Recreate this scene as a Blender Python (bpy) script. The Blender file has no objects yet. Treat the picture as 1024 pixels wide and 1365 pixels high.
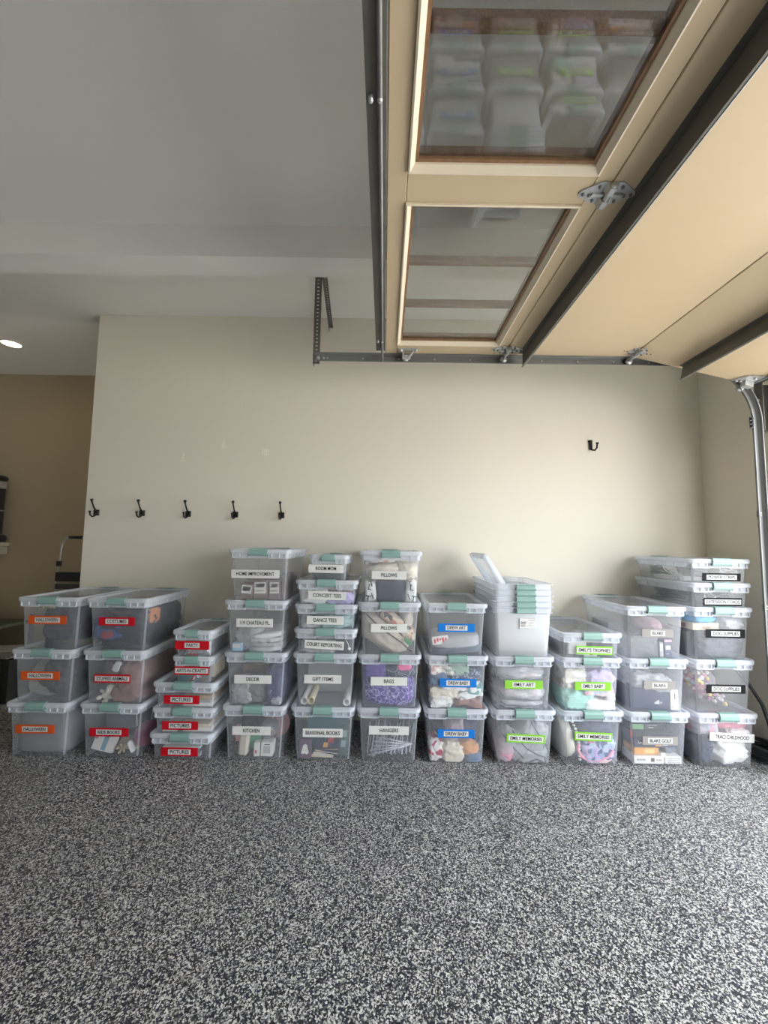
import bpy, math, random
from mathutils import Vector, Matrix, noise, Euler

# ------------------------------------------------------------------ camera, light, exposure
SC = bpy.context.scene
COL = SC.collection
FPX = 530.0
cam_d = bpy.data.cameras.new('camera')
cam_d.sensor_fit = 'HORIZONTAL'
cam_d.sensor_width = 36.0
cam_d.lens = FPX / 1024.0 * 36.0
cam_d.clip_start = 0.05
cam = bpy.data.objects.new('camera', cam_d)
cam.location = (0, 0, 1.39)
cam.rotation_euler = (math.radians(94.6), math.radians(-0.86), 0)
COL.objects.link(cam)
SC.camera = cam

world = bpy.data.worlds.new('world')
SC.world = world
world.use_nodes = True
wn = world.node_tree
bg = wn.nodes['Background']
sky = wn.nodes.new('ShaderNodeTexSky')
sky.sky_type = 'NISHITA'
sky.sun_disc = False
sky.sun_elevation = math.radians(48)
sky.sun_rotation = math.radians(300)
sky.air_density = 1.0
sky.dust_density = 4.0
sky.ozone_density = 1.0
wash = wn.nodes.new('ShaderNodeMixRGB')
wash.inputs[0].default_value = 0.62
wash.inputs[2].default_value = (7.7, 7.75, 7.75, 1)      # thin bright overcast
wn.links.new(sky.outputs[0], wash.inputs[1])
wn.links.new(wash.outputs[0], bg.inputs[0])
bg.inputs[1].default_value = 2.2

sun_d = bpy.data.lights.new('sun', 'SUN')
sun_d.energy = 36.0
sun_d.angle = math.radians(3)
sun_d.color = (1.0, 0.98, 0.94)
sun = bpy.data.objects.new('sun', sun_d)
sun.rotation_euler = (math.radians(14), math.radians(-44), 0)    # from over the house roof, out onto the driveway
COL.objects.link(sun)

# daylight portals in the open doorway and an added second opening (emit nothing themselves)
def portal(name, loc, rot, sx, sy):
    d = bpy.data.lights.new(name, 'AREA')
    d.shape = 'RECTANGLE'; d.size = sx; d.size_y = sy
    d.cycles.is_portal = True
    o = bpy.data.objects.new(name, d)
    o.location = loc; o.rotation_euler = rot
    COL.objects.link(o)
DOOR_Y0, DOOR_Y1, DOOR_Z = 0.12, 2.50, 2.44
portal('daylight_portal', (2.70, (DOOR_Y0+DOOR_Y1)/2, DOOR_Z/2), (0, math.radians(90), 0), DOOR_Z, DOOR_Y1-DOOR_Y0)
D2_Y0, D2_Y1 = -2.10, -0.30  # unseen bay opening, added for frontal light on the bins
portal('daylight_portal_added_bay', (2.70, (D2_Y0+D2_Y1)/2, DOOR_Z/2), (0, math.radians(90), 0), DOOR_Z, D2_Y1-D2_Y0)

SC.view_settings.view_transform = 'Standard'
SC.view_settings.look = 'None'
SC.view_settings.gamma = 1.0
SC.view_settings.use_curve_mapping = False
SC.view_settings.exposure = -0.32
SC.cycles.max_bounces = 10
SC.cycles.diffuse_bounces = 6
SC.cycles.glossy_bounces = 4
SC.cycles.transmission_bounces = 4
SC.cycles.transparent_max_bounces = 32
SC.cycles.caustics_reflective = False
SC.cycles.caustics_refractive = False
SC.cycles.sample_clamp_indirect = 6.0

# ------------------------------------------------------------------ materials
MATS = {}
def nodes_of(name):
    m = bpy.data.materials.new(name); m.use_nodes = True
    nt = m.node_tree; nt.nodes.clear()
    out = nt.nodes.new('ShaderNodeOutputMaterial')
    return m, nt, out
def N(nt, t, **kw):
    n = nt.nodes.new(t)
    for k, v in kw.items(): setattr(n, k, v)
    return n
def obj_coord(nt, scale=1.0):
    tc = N(nt, 'ShaderNodeTexCoord')
    return tc.outputs['Object']
def solid(name, col, rough=0.6, metal=0.0, var=0.10, nscale=8.0, bump=0.0, bscale=60.0, spec=0.4, emis=None, estr=0.0, sheen=0.0):
    if name in MATS: return MATS[name]
    m, nt, out = nodes_of(name)
    p = N(nt, 'ShaderNodeBsdfPrincipled')
    nt.links.new(p.outputs[0], out.inputs[0])
    co = obj_coord(nt)
    no = N(nt, 'ShaderNodeTexNoise'); no.inputs['Scale'].default_value = nscale; no.inputs['Detail'].default_value = 4
    nt.links.new(co, no.inputs['Vector'])
    mx = N(nt, 'ShaderNodeMixRGB')
    a = tuple(max(0, c*(1-var)) for c in col); b = tuple(min(1, c*(1+var)) for c in col)
    mx.inputs[1].default_value = a+(1,); mx.inputs[2].default_value = b+(1,)
    nt.links.new(no.outputs[0], mx.inputs[0])
    nt.links.new(mx.outputs[0], p.inputs['Base Color'])
    p.inputs['Roughness'].default_value = rough
    p.inputs['Metallic'].default_value = metal
    p.inputs['Specular IOR Level'].default_value = spec
    if sheen: p.inputs['Sheen Weight'].default_value = sheen
    if bump:
        n2 = N(nt, 'ShaderNodeTexNoise'); n2.inputs['Scale'].default_value = bscale; n2.inputs['Detail'].default_value = 3
        nt.links.new(co, n2.inputs['Vector'])
        bp = N(nt, 'ShaderNodeBump'); bp.inputs['Strength'].default_value = bump; bp.inputs['Distance'].default_value = 0.004
        nt.links.new(n2.outputs[0], bp.inputs['Height']); nt.links.new(bp.outputs[0], p.inputs['Normal'])
    if emis:
        p.inputs['Emission Color'].default_value = emis+(1,); p.inputs['Emission Strength'].default_value = estr
    MATS[name] = m
    return m
def hazy(name, haze, tint=(0.96, 0.97, 0.98), hcol=(0.88, 0.92, 0.98), gloss=0.7, rough=0.12, trans=0.50, ior=1.4):
    """thin translucent plastic: part clear, part milky, with a fresnel gloss"""
    m, nt, out = nodes_of(name)
    tr = N(nt, 'ShaderNodeBsdfTransparent'); tr.inputs[0].default_value = tint+(1,)
    df = N(nt, 'ShaderNodeBsdfDiffuse'); df.inputs[0].default_value = hcol+(1,)
    tl = N(nt, 'ShaderNodeBsdfTranslucent'); tl.inputs[0].default_value = hcol+(1,)
    m1 = N(nt, 'ShaderNodeMixShader'); m1.inputs[0].default_value = trans
    nt.links.new(df.outputs[0], m1.inputs[1]); nt.links.new(tl.outputs[0], m1.inputs[2])
    m2 = N(nt, 'ShaderNodeMixShader'); m2.inputs[0].default_value = haze
    nt.links.new(tr.outputs[0], m2.inputs[1]); nt.links.new(m1.outputs[0], m2.inputs[2])
    gl = N(nt, 'ShaderNodeBsdfGlossy'); gl.inputs['Roughness'].default_value = rough
    # Schlick reflectance from the facing angle, the same on both sides of the thin sheet
    f0 = ((ior-1)/(ior+1))**2
    lw = N(nt, 'ShaderNodeLayerWeight'); lw.inputs[0].default_value = 0.5
    pw = N(nt, 'ShaderNodeMath', operation='POWER'); pw.inputs[1].default_value = 5.0
    nt.links.new(lw.outputs['Facing'], pw.inputs[0])
    fr = N(nt, 'ShaderNodeMath', operation='MULTIPLY_ADD'); fr.inputs[1].default_value = 1-f0; fr.inputs[2].default_value = f0
    nt.links.new(pw.outputs[0], fr.inputs[0])
    mu = N(nt, 'ShaderNodeMath', operation='MULTIPLY'); mu.inputs[1].default_value = gloss
    nt.links.new(fr.outputs[0], mu.inputs[0])
    m3 = N(nt, 'ShaderNodeMixShader')
    nt.links.new(mu.outputs[0], m3.inputs[0]); nt.links.new(m2.outputs[0], m3.inputs[1]); nt.links.new(gl.outputs[0], m3.inputs[2])
    nt.links.new(m3.outputs[0], out.inputs[0])
    MATS[name] = m
    return m
CLEAR = hazy('bin_clear_plastic', 0.25, tint=(0.995, 0.997, 1.0))
EDGE = hazy('bin_milky_edge', 0.60, trans=0.28)
CORNER = hazy('bin_corner_highlight', 0.38, trans=0.4)  # paints the bright line along the rounded corners
MILKY = hazy('nested_bin_whitened_plastic', 0.50, trans=0.30, hcol=(0.95, 0.96, 0.98))  # whitened to stand in for light scattered through stacked layers
LIDTOP = hazy('lid_clear_plastic', 0.26, tint=(0.99, 0.99, 1.0))
BAG = hazy('clear_bag_film', 0.45, trans=0.3, tint=(0.95, 0.96, 0.97), hcol=(0.86, 0.88, 0.90), gloss=1.6, rough=0.16)
GLASS = hazy('window_glass', 0.008, tint=(0.91, 0.925, 0.92), gloss=2.2, rough=0.0, ior=1.52)
LATCH = solid('latch_sea_green', (0.22, 0.365, 0.33), 0.35, var=0.04)
LATCHDK = solid('latch_pivot', (0.16, 0.26, 0.23), 0.4)

def wall_paint(name, col, bump=0.12):
    m, nt, out = nodes_of(name)
    p = N(nt, 'ShaderNodeBsdfPrincipled'); nt.links.new(p.outputs[0], out.inputs[0])
    co = obj_coord(nt)
    n1 = N(nt, 'ShaderNodeTexNoise'); n1.inputs['Scale'].default_value = 1.3; n1.inputs['Detail'].default_value = 5
    n2 = N(nt, 'ShaderNodeTexNoise'); n2.inputs['Scale'].default_value = 140; n2.inputs['Detail'].default_value = 3
    nt.links.new(co, n1.inputs['Vector']); nt.links.new(co, n2.inputs['Vector'])
    mx = N(nt, 'ShaderNodeMixRGB')
    mx.inputs[1].default_value = tuple(c*0.96 for c in col)+(1,); mx.inputs[2].default_value = tuple(min(1, c*1.03) for c in col)+(1,)
    nt.links.new(n1.outputs[0], mx.inputs[0]); nt.links.new(mx.outputs[0], p.inputs['Base Color'])
    bp = N(nt, 'ShaderNodeBump'); bp.inputs['Strength'].default_value = bump; bp.inputs['Distance'].default_value = 0.003
    nt.links.new(n2.outputs[0], bp.inputs['Height']); nt.links.new(bp.outputs[0], p.inputs['Normal'])
    p.inputs['Roughness'].default_value = 0.72; p.inputs['Specular IOR Level'].default_value = 0.25
    MATS[name] = m
    return m
PAINT = wall_paint('cream_wall_paint', (0.74, 0.70, 0.605))
UNSEENW = wall_paint('unseen_wall_bounce_grey', (0.46, 0.44, 0.39))  # for the unseen walls; tone set to control bounced light
ALCP = wall_paint('tan_alcove_wall', (0.42, 0.35, 0.24))  # darker and browner than the cream walls
CEILP = wall_paint('ceiling_paint', (0.84, 0.83, 0.80))

def flake_floor():
    m, nt, out = nodes_of('flake_epoxy_floor')
    p = N(nt, 'ShaderNodeBsdfPrincipled'); nt.links.new(p.outputs[0], out.inputs[0])
    co = obj_coord(nt)
    # jitter coordinates a little so chips are irregular
    jn = N(nt, 'ShaderNodeTexNoise'); jn.inputs['Scale'].default_value = 280; jn.inputs['Detail'].default_value = 2
    nt.links.new(co, jn.inputs['Vector'])
    jv = N(nt, 'ShaderNodeMixRGB', blend_type='ADD'); jv.inputs[0].default_value = 0.004
    nt.links.new(co, jv.inputs[1]); nt.links.new(jn.outputs['Color'], jv.inputs[2])
    def chips(scale):
        v = N(nt, 'ShaderNodeTexVoronoi'); v.inputs['Scale'].default_value = scale
        nt.links.new(jv.outputs[0], v.inputs['Vector'])
        s = N(nt, 'ShaderNodeSeparateColor'); nt.links.new(v.outputs['Color'], s.inputs[0])
        return s
    def ramp(src, stops):
        r = N(nt, 'ShaderNodeValToRGB'); r.color_ramp.interpolation = 'CONSTANT'
        el = r.color_ramp.elements
        while len(el) < len(stops): el.new(0.5)
        for e, (pos, c) in zip(el, stops): e.position = pos; e.color = c+(1,)
        nt.links.new(src, r.inputs[0]); return r
    a = chips(165); b = chips(250)
    stops = [(0.0, (0.008, 0.008, 0.012)), (0.30, (0.014, 0.017, 0.050)), (0.41, (0.035, 0.036, 0.042)), (0.52, (0.10, 0.102, 0.11)),
             (0.61, (0.27, 0.275, 0.27)), (0.71, (0.50, 0.50, 0.475)), (0.86, (0.70, 0.70, 0.675))]
    ra = ramp(a.outputs[0], stops); rb = ramp(b.outputs[1], stops)
    gt = N(nt, 'ShaderNodeMath', operation='GREATER_THAN'); gt.inputs[1].default_value = 0.5
    nt.links.new(b.outputs[0], gt.inputs[0])
    mx = N(nt, 'ShaderNodeMixRGB'); nt.links.new(gt.outputs[0], mx.inputs[0])
    nt.links.new(ra.outputs[0], mx.inputs[1]); nt.links.new(rb.outputs[0], mx.inputs[2])
    # faint brown grime patches
    g = N(nt, 'ShaderNodeTexNoise'); g.inputs['Scale'].default_value = 2.6; g.inputs['Detail'].default_value = 6
    nt.links.new(co, g.inputs['Vector'])
    gr = N(nt, 'ShaderNodeMapRange'); gr.inputs[1].default_value = 0.60; gr.inputs[2].default_value = 0.80; gr.inputs[4].default_value = 0.55
    nt.links.new(g.outputs[0], gr.inputs[0])
    mg = N(nt, 'ShaderNodeMixRGB', blend_type='MULTIPLY'); mg.inputs[2].default_value = (0.62, 0.57, 0.48, 1)
    nt.links.new(gr.outputs[0], mg.inputs[0]); nt.links.new(mx.outputs[0], mg.inputs[1])
    nt.links.new(mg.outputs[0], p.inputs['Base Color'])
    bp = N(nt, 'ShaderNodeBump'); bp.inputs['Strength'].default_value = 0.35; bp.inputs['Distance'].default_value = 0.002
    nt.links.new(a.outputs[1], bp.inputs['Height']); nt.links.new(bp.outputs[0], p.inputs['Normal'])
    p.inputs['Roughness'].default_value = 0.42
    p.inputs['Specular IOR Level'].default_value = 0.4
    return m
FLOORM = flake_floor()
def wood_mat(name, c1, c2, scale=(2.0, 30.0, 30.0), rough=0.5):
    m, nt, out = nodes_of(name)
    p = N(nt, 'ShaderNodeBsdfPrincipled'); nt.links.new(p.outputs[0], out.inputs[0])
    mp = N(nt, 'ShaderNodeMapping'); mp.inputs['Scale'].default_value = scale
    nt.links.new(obj_coord(nt), mp.inputs[0])
    no = N(nt, 'ShaderNodeTexNoise'); no.inputs['Scale'].default_value = 1.0; no.inputs['Detail'].default_value = 6
    nt.links.new(mp.outputs[0], no.inputs['Vector'])
    mx = N(nt, 'ShaderNodeMixRGB'); mx.inputs[1].default_value = c1+(1,); mx.inputs[2].default_value = c2+(1,)
    nt.links.new(no.outputs[0], mx.inputs[0]); nt.links.new(mx.outputs[0], p.inputs['Base Color'])
    p.inputs['Roughness'].default_value = rough
    MATS[name] = m
    return m
DOORPAINT = wood_mat('door_tan_paint', (0.55, 0.43, 0.275), (0.62, 0.49, 0.32), (3, 1.2, 3), 0.55)
BEAD = wood_mat('door_cream_bead', (0.78, 0.68, 0.52), (0.84, 0.74, 0.58), (3, 3, 3), 0.5)
BROWN = wood_mat('stained_window_wood', (0.13, 0.065, 0.032), (0.36, 0.20, 0.10), (40, 40, 40), 0.5)
STRUT = solid('dark_steel_strut', (0.14, 0.13, 0.115), 0.5, metal=0.2, var=0.25)
GALV = solid('galvanized_steel', (0.52, 0.53, 0.53), 0.40, metal=0.5, var=0.18, nscale=40)
TRACKM = solid('track_steel', (0.20, 0.203, 0.203), 0.40, metal=0.25, var=0.12)
BLACKM = solid('black_iron', (0.012, 0.011, 0.010), 0.45, var=0.2)
RUBBER = solid('black_rubber', (0.018, 0.018, 0.019), 0.55)
WHITEP = solid('white_paper', (0.66, 0.66, 0.645), 0.6, var=0.02)
INK = solid('black_ink', (0.012, 0.012, 0.014), 0.9, var=0.0, spec=0.0)

def fab(name, col, var=0.16, bump=0.5, rough=0.85, bscale=120, nscale=14):
    return solid('fabric_'+name, col, rough, var=var, nscale=nscale, bump=bump, bscale=bscale, spec=0.15, sheen=0.15)
def patterned(name, cols, scale=40, kind='voronoi', rough=0.85, widths=None):
    key = 'print_'+name
    if key in MATS: return MATS[key]
    m, nt, out = nodes_of(key)
    p = N(nt, 'ShaderNodeBsdfPrincipled'); nt.links.new(p.outputs[0], out.inputs[0])
    co = obj_coord(nt)
    if kind == 'voronoi':
        v = N(nt, 'ShaderNodeTexVoronoi'); v.inputs['Scale'].default_value = scale; nt.links.new(co, v.inputs['Vector'])
        s = N(nt, 'ShaderNodeSeparateColor'); nt.links.new(v.outputs['Color'], s.inputs[0]); src = s.outputs[0]
    elif kind == 'edges':
        v = N(nt, 'ShaderNodeTexVoronoi'); v.feature = 'DISTANCE_TO_EDGE'; v.inputs['Scale'].default_value = scale
        no = N(nt, 'ShaderNodeTexNoise'); no.inputs['Scale'].default_value = scale*0.7; nt.links.new(co, no.inputs['Vector'])
        ad = N(nt, 'ShaderNodeMixRGB', blend_type='ADD'); ad.inputs[0].default_value = 0.06
        nt.links.new(co, ad.inputs[1]); nt.links.new(no.outputs['Color'], ad.inputs[2]); nt.links.new(ad.outputs[0], v.inputs['Vector'])
        mm = N(nt, 'ShaderNodeMath', operation='MULTIPLY'); mm.inputs[1].default_value = 3.0; nt.links.new(v.outputs['Distance'], mm.inputs[0]); src = mm.outputs[0]
    else:
        v = N(nt, 'ShaderNodeTexWave'); v.inputs['Scale'].default_value = scale; v.inputs['Distortion'].default_value = 1.5
        v.bands_direction = kind
        nt.links.new(co, v.inputs['Vector']); src = v.outputs[1]
    r = N(nt, 'ShaderNodeValToRGB'); r.color_ramp.interpolation = 'CONSTANT'
    el = r.color_ramp.elements
    n = len(cols)
    while len(el) < n: el.new(0.5)
    for i, (e, c) in enumerate(zip(el, cols)):
        e.position = widths[i] if widths else i/n; e.color = c+(1,)
    nt.links.new(src, r.inputs[0]); nt.links.new(r.outputs[0], p.inputs['Base Color'])
    p.inputs['Roughness'].default_value = rough; p.inputs['Specular IOR Level'].default_value = 0.2
    MATS[key] = m
    return m

# ------------------------------------------------------------------ mesh helpers
class MB:
    def __init__(s): s.v = []; s.f = []; s.m = []; s.smooth = []
    def add(s, vs, fs, mi=0, sm=False, M=None):
        b = len(s.v)
        for p in vs:
            p = Vector(p)
            s.v.append(tuple(M @ p) if M is not None else tuple(p))
        for f in fs:
            s.f.append(tuple(i+b for i in f)); s.m.append(mi); s.smooth.append(sm)
    def box(s, x0, x1, y0, y1, z0, z1, mi=0, M=None):
        vs = [(x0,y0,z0),(x1,y0,z0),(x1,y1,z0),(x0,y1,z0),(x0,y0,z1),(x1,y0,z1),(x1,y1,z1),(x0,y1,z1)]
        s.add(vs, [(0,3,2,1),(4,5,6,7),(0,1,5,4),(1,2,6,5),(2,3,7,6),(3,0,4,7)], mi, False, M)
    def bbox(s, x0, x1, y0, y1, z0, z1, b, mi=0, M=None):
        """chamfered box"""
        b = min(b, (x1-x0)*.49, (y1-y0)*.49, (z1-z0)*.49)
        def ring(z, ins): return [(x0+b+ins-b, y0+b, z), (x0+b, y0+ins, z), (x1-b, y0+ins, z), (x1-ins, y0+b, z), (x1-ins, y1-b, z), (x1-b, y1-ins, z), (x0+b, y1-ins, z), (x0+ins, y1-b, z)]
        R = [[(x0+b, y0+b, z0)]*0]
        lo = [(x0+b,y0+b,z0),(x0+b,y0+b,z0),(x1-b,y0+b,z0),(x1-b,y0+b,z0),(x1-b,y1-b,z0),(x1-b,y1-b,z0),(x0+b,y1-b,z0),(x0+b,y1-b,z0)]
        hi = [(p[0],p[1],z1) for p in lo]
        s.loft([lo, ring(z0+b, 0), ring(z1-b, 0), hi], mi, False, True, True, M)
    def loft(s, loops, mi=0, sm=False, cap0=False, cap1=False, M=None, closed=True):
        n = len(loops[0]); vs = [p for l in loops for p in l]; fs = []
        for k in range(len(loops)-1):
            for i in range(n if closed else n-1):
                j = (i+1) % n
                fs.append((k*n+i, k*n+j, (k+1)*n+j, (k+1)*n+i))
        if cap0: fs.append(tuple(reversed(range(n))))
        if cap1: fs.append(tuple(range((len(loops)-1)*n, len(loops)*n)))
        s.add(vs, fs, mi, sm, M)
    def tube(s, pts, r, n=8, mi=0, caps=True, M=None, closed=False):
        pts = [Vector(p) for p in pts]; loops = []
        prev = None
        for i, p in enumerate(pts):
            a = pts[i-1] if (i > 0 or closed) else p; c = pts[(i+1) % len(pts)] if (i < len(pts)-1 or closed) else p
            t = (c-a).normalized()
            if prev is None:
                up = Vector((0,0,1)) if abs(t.z) < 0.9 else Vector((1,0,0))
                u = t.cross(up).normalized()
            else:
                u = (prev - t*prev.dot(t)).normalized()
            prev = u; w = t.cross(u)
            rr = r[i] if isinstance(r, (list, tuple)) else r
            loops.append([p + (u*math.cos(q)+w*math.sin(q))*rr for q in [2*math.pi*k/n for k in range(n)]])
        if closed: loops.append(loops[0])
        s.loft(loops, mi, True, caps and not closed, caps and not closed, M)
    def lathe(s, prof, n=20, mi=0, sm=True, M=None, cap0=False, cap1=False):
        loops = [[(r*math.cos(2*math.pi*k/n), r*math.sin(2*math.pi*k/n), z) for k in range(n)] for r, z in prof]
        s.loft(loops, mi, sm, cap0, cap1, M)
    def mesh(s, name, mats):
        me = bpy.data.meshes.new(name)
        me.from_pydata(s.v, [], s.f)
        for m in (mats if isinstance(mats, (list, tuple)) else [mats]): me.materials.append(m)
        me.polygons.foreach_set('material_index', s.m)
        me.polygons.foreach_set('use_smooth', s.smooth)
        me.validate(); me.update()
        return me
    def obj(s, name, mats, parent=None, **kw): return put(name, s.mesh(name, mats), parent, **kw)
def put(name, me, parent=None, loc=(0,0,0), rot=(0,0,0)):
    o = bpy.data.objects.new(name, me); COL.objects.link(o)
    o.location = loc; o.rotation_euler = rot
    if parent: o.parent = parent
    return o
def tag(o, label, cat, group=None, kind=None):
    if label: o['label'] = label
    if cat: o['category'] = cat
    if group: o['group'] = group
    if kind: o['kind'] = kind
    return o
def thing(name, label, cat, loc=(0,0,0), rot=(0,0,0), group=None):
    o = bpy.data.objects.new(name, None); COL.objects.link(o)
    o.empty_display_size = 0.05
    o.location = loc; o.rotation_euler = rot
    return tag(o, label, cat, group)
def struct(name, mb, mats, parent=None):
    o = mb.obj(name, mats, parent)
    o['kind'] = 'structure'
    return o
def rrect(hx, hy, r, z, n=5):
    pts = []
    for cx, cy, a0 in ((hx-r, hy-r, 0), (-hx+r, hy-r, 90), (-hx+r, -hy+r, 180), (hx-r, -hy+r, 270)):
        for k in range(n):
            a = math.radians(a0 + 90*k/(n-1)); pts.append((cx+r*math.cos(a), cy+r*math.sin(a), z))
    return pts
FONTC = {}
def text_mesh(txt, size, maxw=None):
    c = bpy.data.curves.new('lettering', 'FONT'); c.body = txt; c.size = size; c.align_x = 'CENTER'; c.align_y = 'CENTER'; c.extrude = 0.0004; c.offset = size*0.010
    c.resolution_u = 3
    o = bpy.data.objects.new('lettering', c)
    me = bpy.data.meshes.new_from_object(o); me.name = 'lettering'
    bpy.data.objects.remove(o)
    if maxw and len(me.vertices):
        w = max(v.co.x for v in me.vertices) - min(v.co.x for v in me.vertices)
        k = maxw/w
        for v in me.vertices: v.co.x *= k
    return me
def text_obj(txt, size, mat, parent, loc, rot=(math.radians(90),0,0), maxw=None):
    me = text_mesh(txt, size, maxw); me.materials.clear(); me.materials.append(mat)
    return put('lettering', me, parent, loc, rot)

# ------------------------------------------------------------------ the room
WY, RX, LX, CZ = 3.26, 2.631, -2.462, 3.312
AY, FARX, BACKY = 4.53, -5.2, -4.2
b = MB(); b.box(FARX-.15, RX+.14, BACKY-.15, AY+.15, -0.12, 0.0); struct('floor', b, FLOORM)
b = MB(); b.box(LX, RX+.14, WY, WY+.14, 0, CZ); wall_back = struct('wall_back', b, PAINT)
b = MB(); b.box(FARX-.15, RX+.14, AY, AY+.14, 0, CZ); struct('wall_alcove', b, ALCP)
b = MB(); b.box(FARX-.15, FARX, BACKY, AY, 0, CZ); struct('wall_left', b, UNSEENW)
b = MB(); b.box(FARX-.15, RX+.14, BACKY-.15, BACKY, 0, CZ); struct('wall_front', b, UNSEENW)
b = MB()
b.box(RX, RX+.14, DOOR_Y1, WY, 0, CZ)
b.box(RX, RX+.14, D2_Y1, DOOR_Y0, 0, CZ)
b.box(RX, RX+.14, BACKY, D2_Y0, 0, CZ)
b.box(RX, RX+.14, DOOR_Y0, DOOR_Y1, DOOR_Z, CZ)
b.box(RX, RX+.14, D2_Y0, D2_Y1, DOOR_Z, CZ)  # header over the added opening
struct('wall_right', b, PAINT)
b = MB(); b.box(FARX-.15, RX+.6, BACKY-.15, AY+.15, CZ, CZ+.2); struct('ceiling', b, CEILP)
b = MB(); b.box(FARX, RX, 2.27, 2.446, 3.107, CZ); struct('trim_1', b, CEILP)
# ground outside
drv = solid('driveway_concrete', (0.62, 0.60, 0.55), 0.85, var=0.1, nscale=3)
b = MB(); b.box(RX+.14, 26, -16, 16, -0.14, -0.02); struct('driveway', b, drv)
# tape and adhesive marks left on the back wall
TAPE = solid('old_tape', (0.80, 0.77, 0.66), 0.4, var=0.06, nscale=60)
b = MB(); b.box(-1.028, -0.968, WY-.0015, WY, 2.11, 2.165)
for i in range(3): b.box(-1.02+.019*i, -1.006+.019*i, WY-.003, WY-.0014, 2.115, 2.16)
b.obj('tape_square', TAPE, wall_back)
for x, z in ((-1.345, 2.195), (-1.677, 2.078)):
    b = MB(); b.add([(x-.026, WY-.002, z-.03), (x+.026, WY-.002, z-.03), (x+.012, WY-.002, z-.01), (x+.004, WY-.002, z+.045), (x-.006, WY-.002, z+.045), (x-.018, WY-.002, z+.0)], [(0,1,2,3,4,5)], 0)
    b.add([(x-.013, WY-.003, z-.026), (x+.012, WY-.003, z-.026), (x, WY-.003, z+.02)], [(0,1,2)], 0)
    b.obj('tape_scrap', TAPE, wall_back)

# ------------------------------------------------------------------ coat hooks
hook_me = MB()
hook_me.bbox(-.024, .024, -.010, 0, -.024, .024, .004)
hook_me.tube([(0, -.008, .012), (0, -.034, .035), (0, -.060, .075), (0, -.068, .098)], [.007, .006, .006, .008], 8)
hook_me.tube([(0, -.065, .094), (0, -.070, .106)], [.012, .011], 8)
lower = MB()
lower.tube([(0, -.006, -.008), (0, -.025, -.030), (0, -.050, -.036), (0, -.074, -.024), (0, -.080, .004)], [.007, .006, .006, .006, .007], 8)
lower.tube([(0, -.0795, .0), (0, -.081, .010)], [.010, .009], 8)
hm, lm = hook_me.mesh('hook_plate', BLACKM), lower.mesh('hook_arm', BLACKM)
words5 = ['leftmost of the five black coat hooks, nearest the wall end', 'second black coat hook from the left end of the row',
          'middle of the five black coat hooks in a row', 'fourth black coat hook from the left end of the row', 'rightmost of the five black coat hooks in the row']
for i, x in enumerate((-2.366, -1.990, -1.612, -1.224, -0.844)):
    t = thing('coat_hook', words5[i], 'hook', (x, WY, 1.612), group='coat hooks in a row on the wall')
    put('plate', hm, t); put('lower_arm', lm, t)
t = thing('utility_hook', 'single black utility hook high on the wall at right', 'hook', (1.712, WY, 2.225))
b = MB(); b.bbox(-.013, .013, -.006, 0, -.03, .055, .003)
b.obj('plate', BLACKM, t)
b = MB(); b.tube([(-.012, -.004, .04), (-.010, -.012, .0), (-.002, -.026, -.035), (.012, -.042, -.040), (.022, -.052, -.022), (.024, -.056, .012)], .007, 8)
b.tube([(.024, -.055, .008), (.024, -.058, .022)], .012, 8); b.tube([(-.012, -.003, .036), (-.012, -.008, .052)], .012, 8)
b.obj('arm', BLACKM, t)

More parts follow.
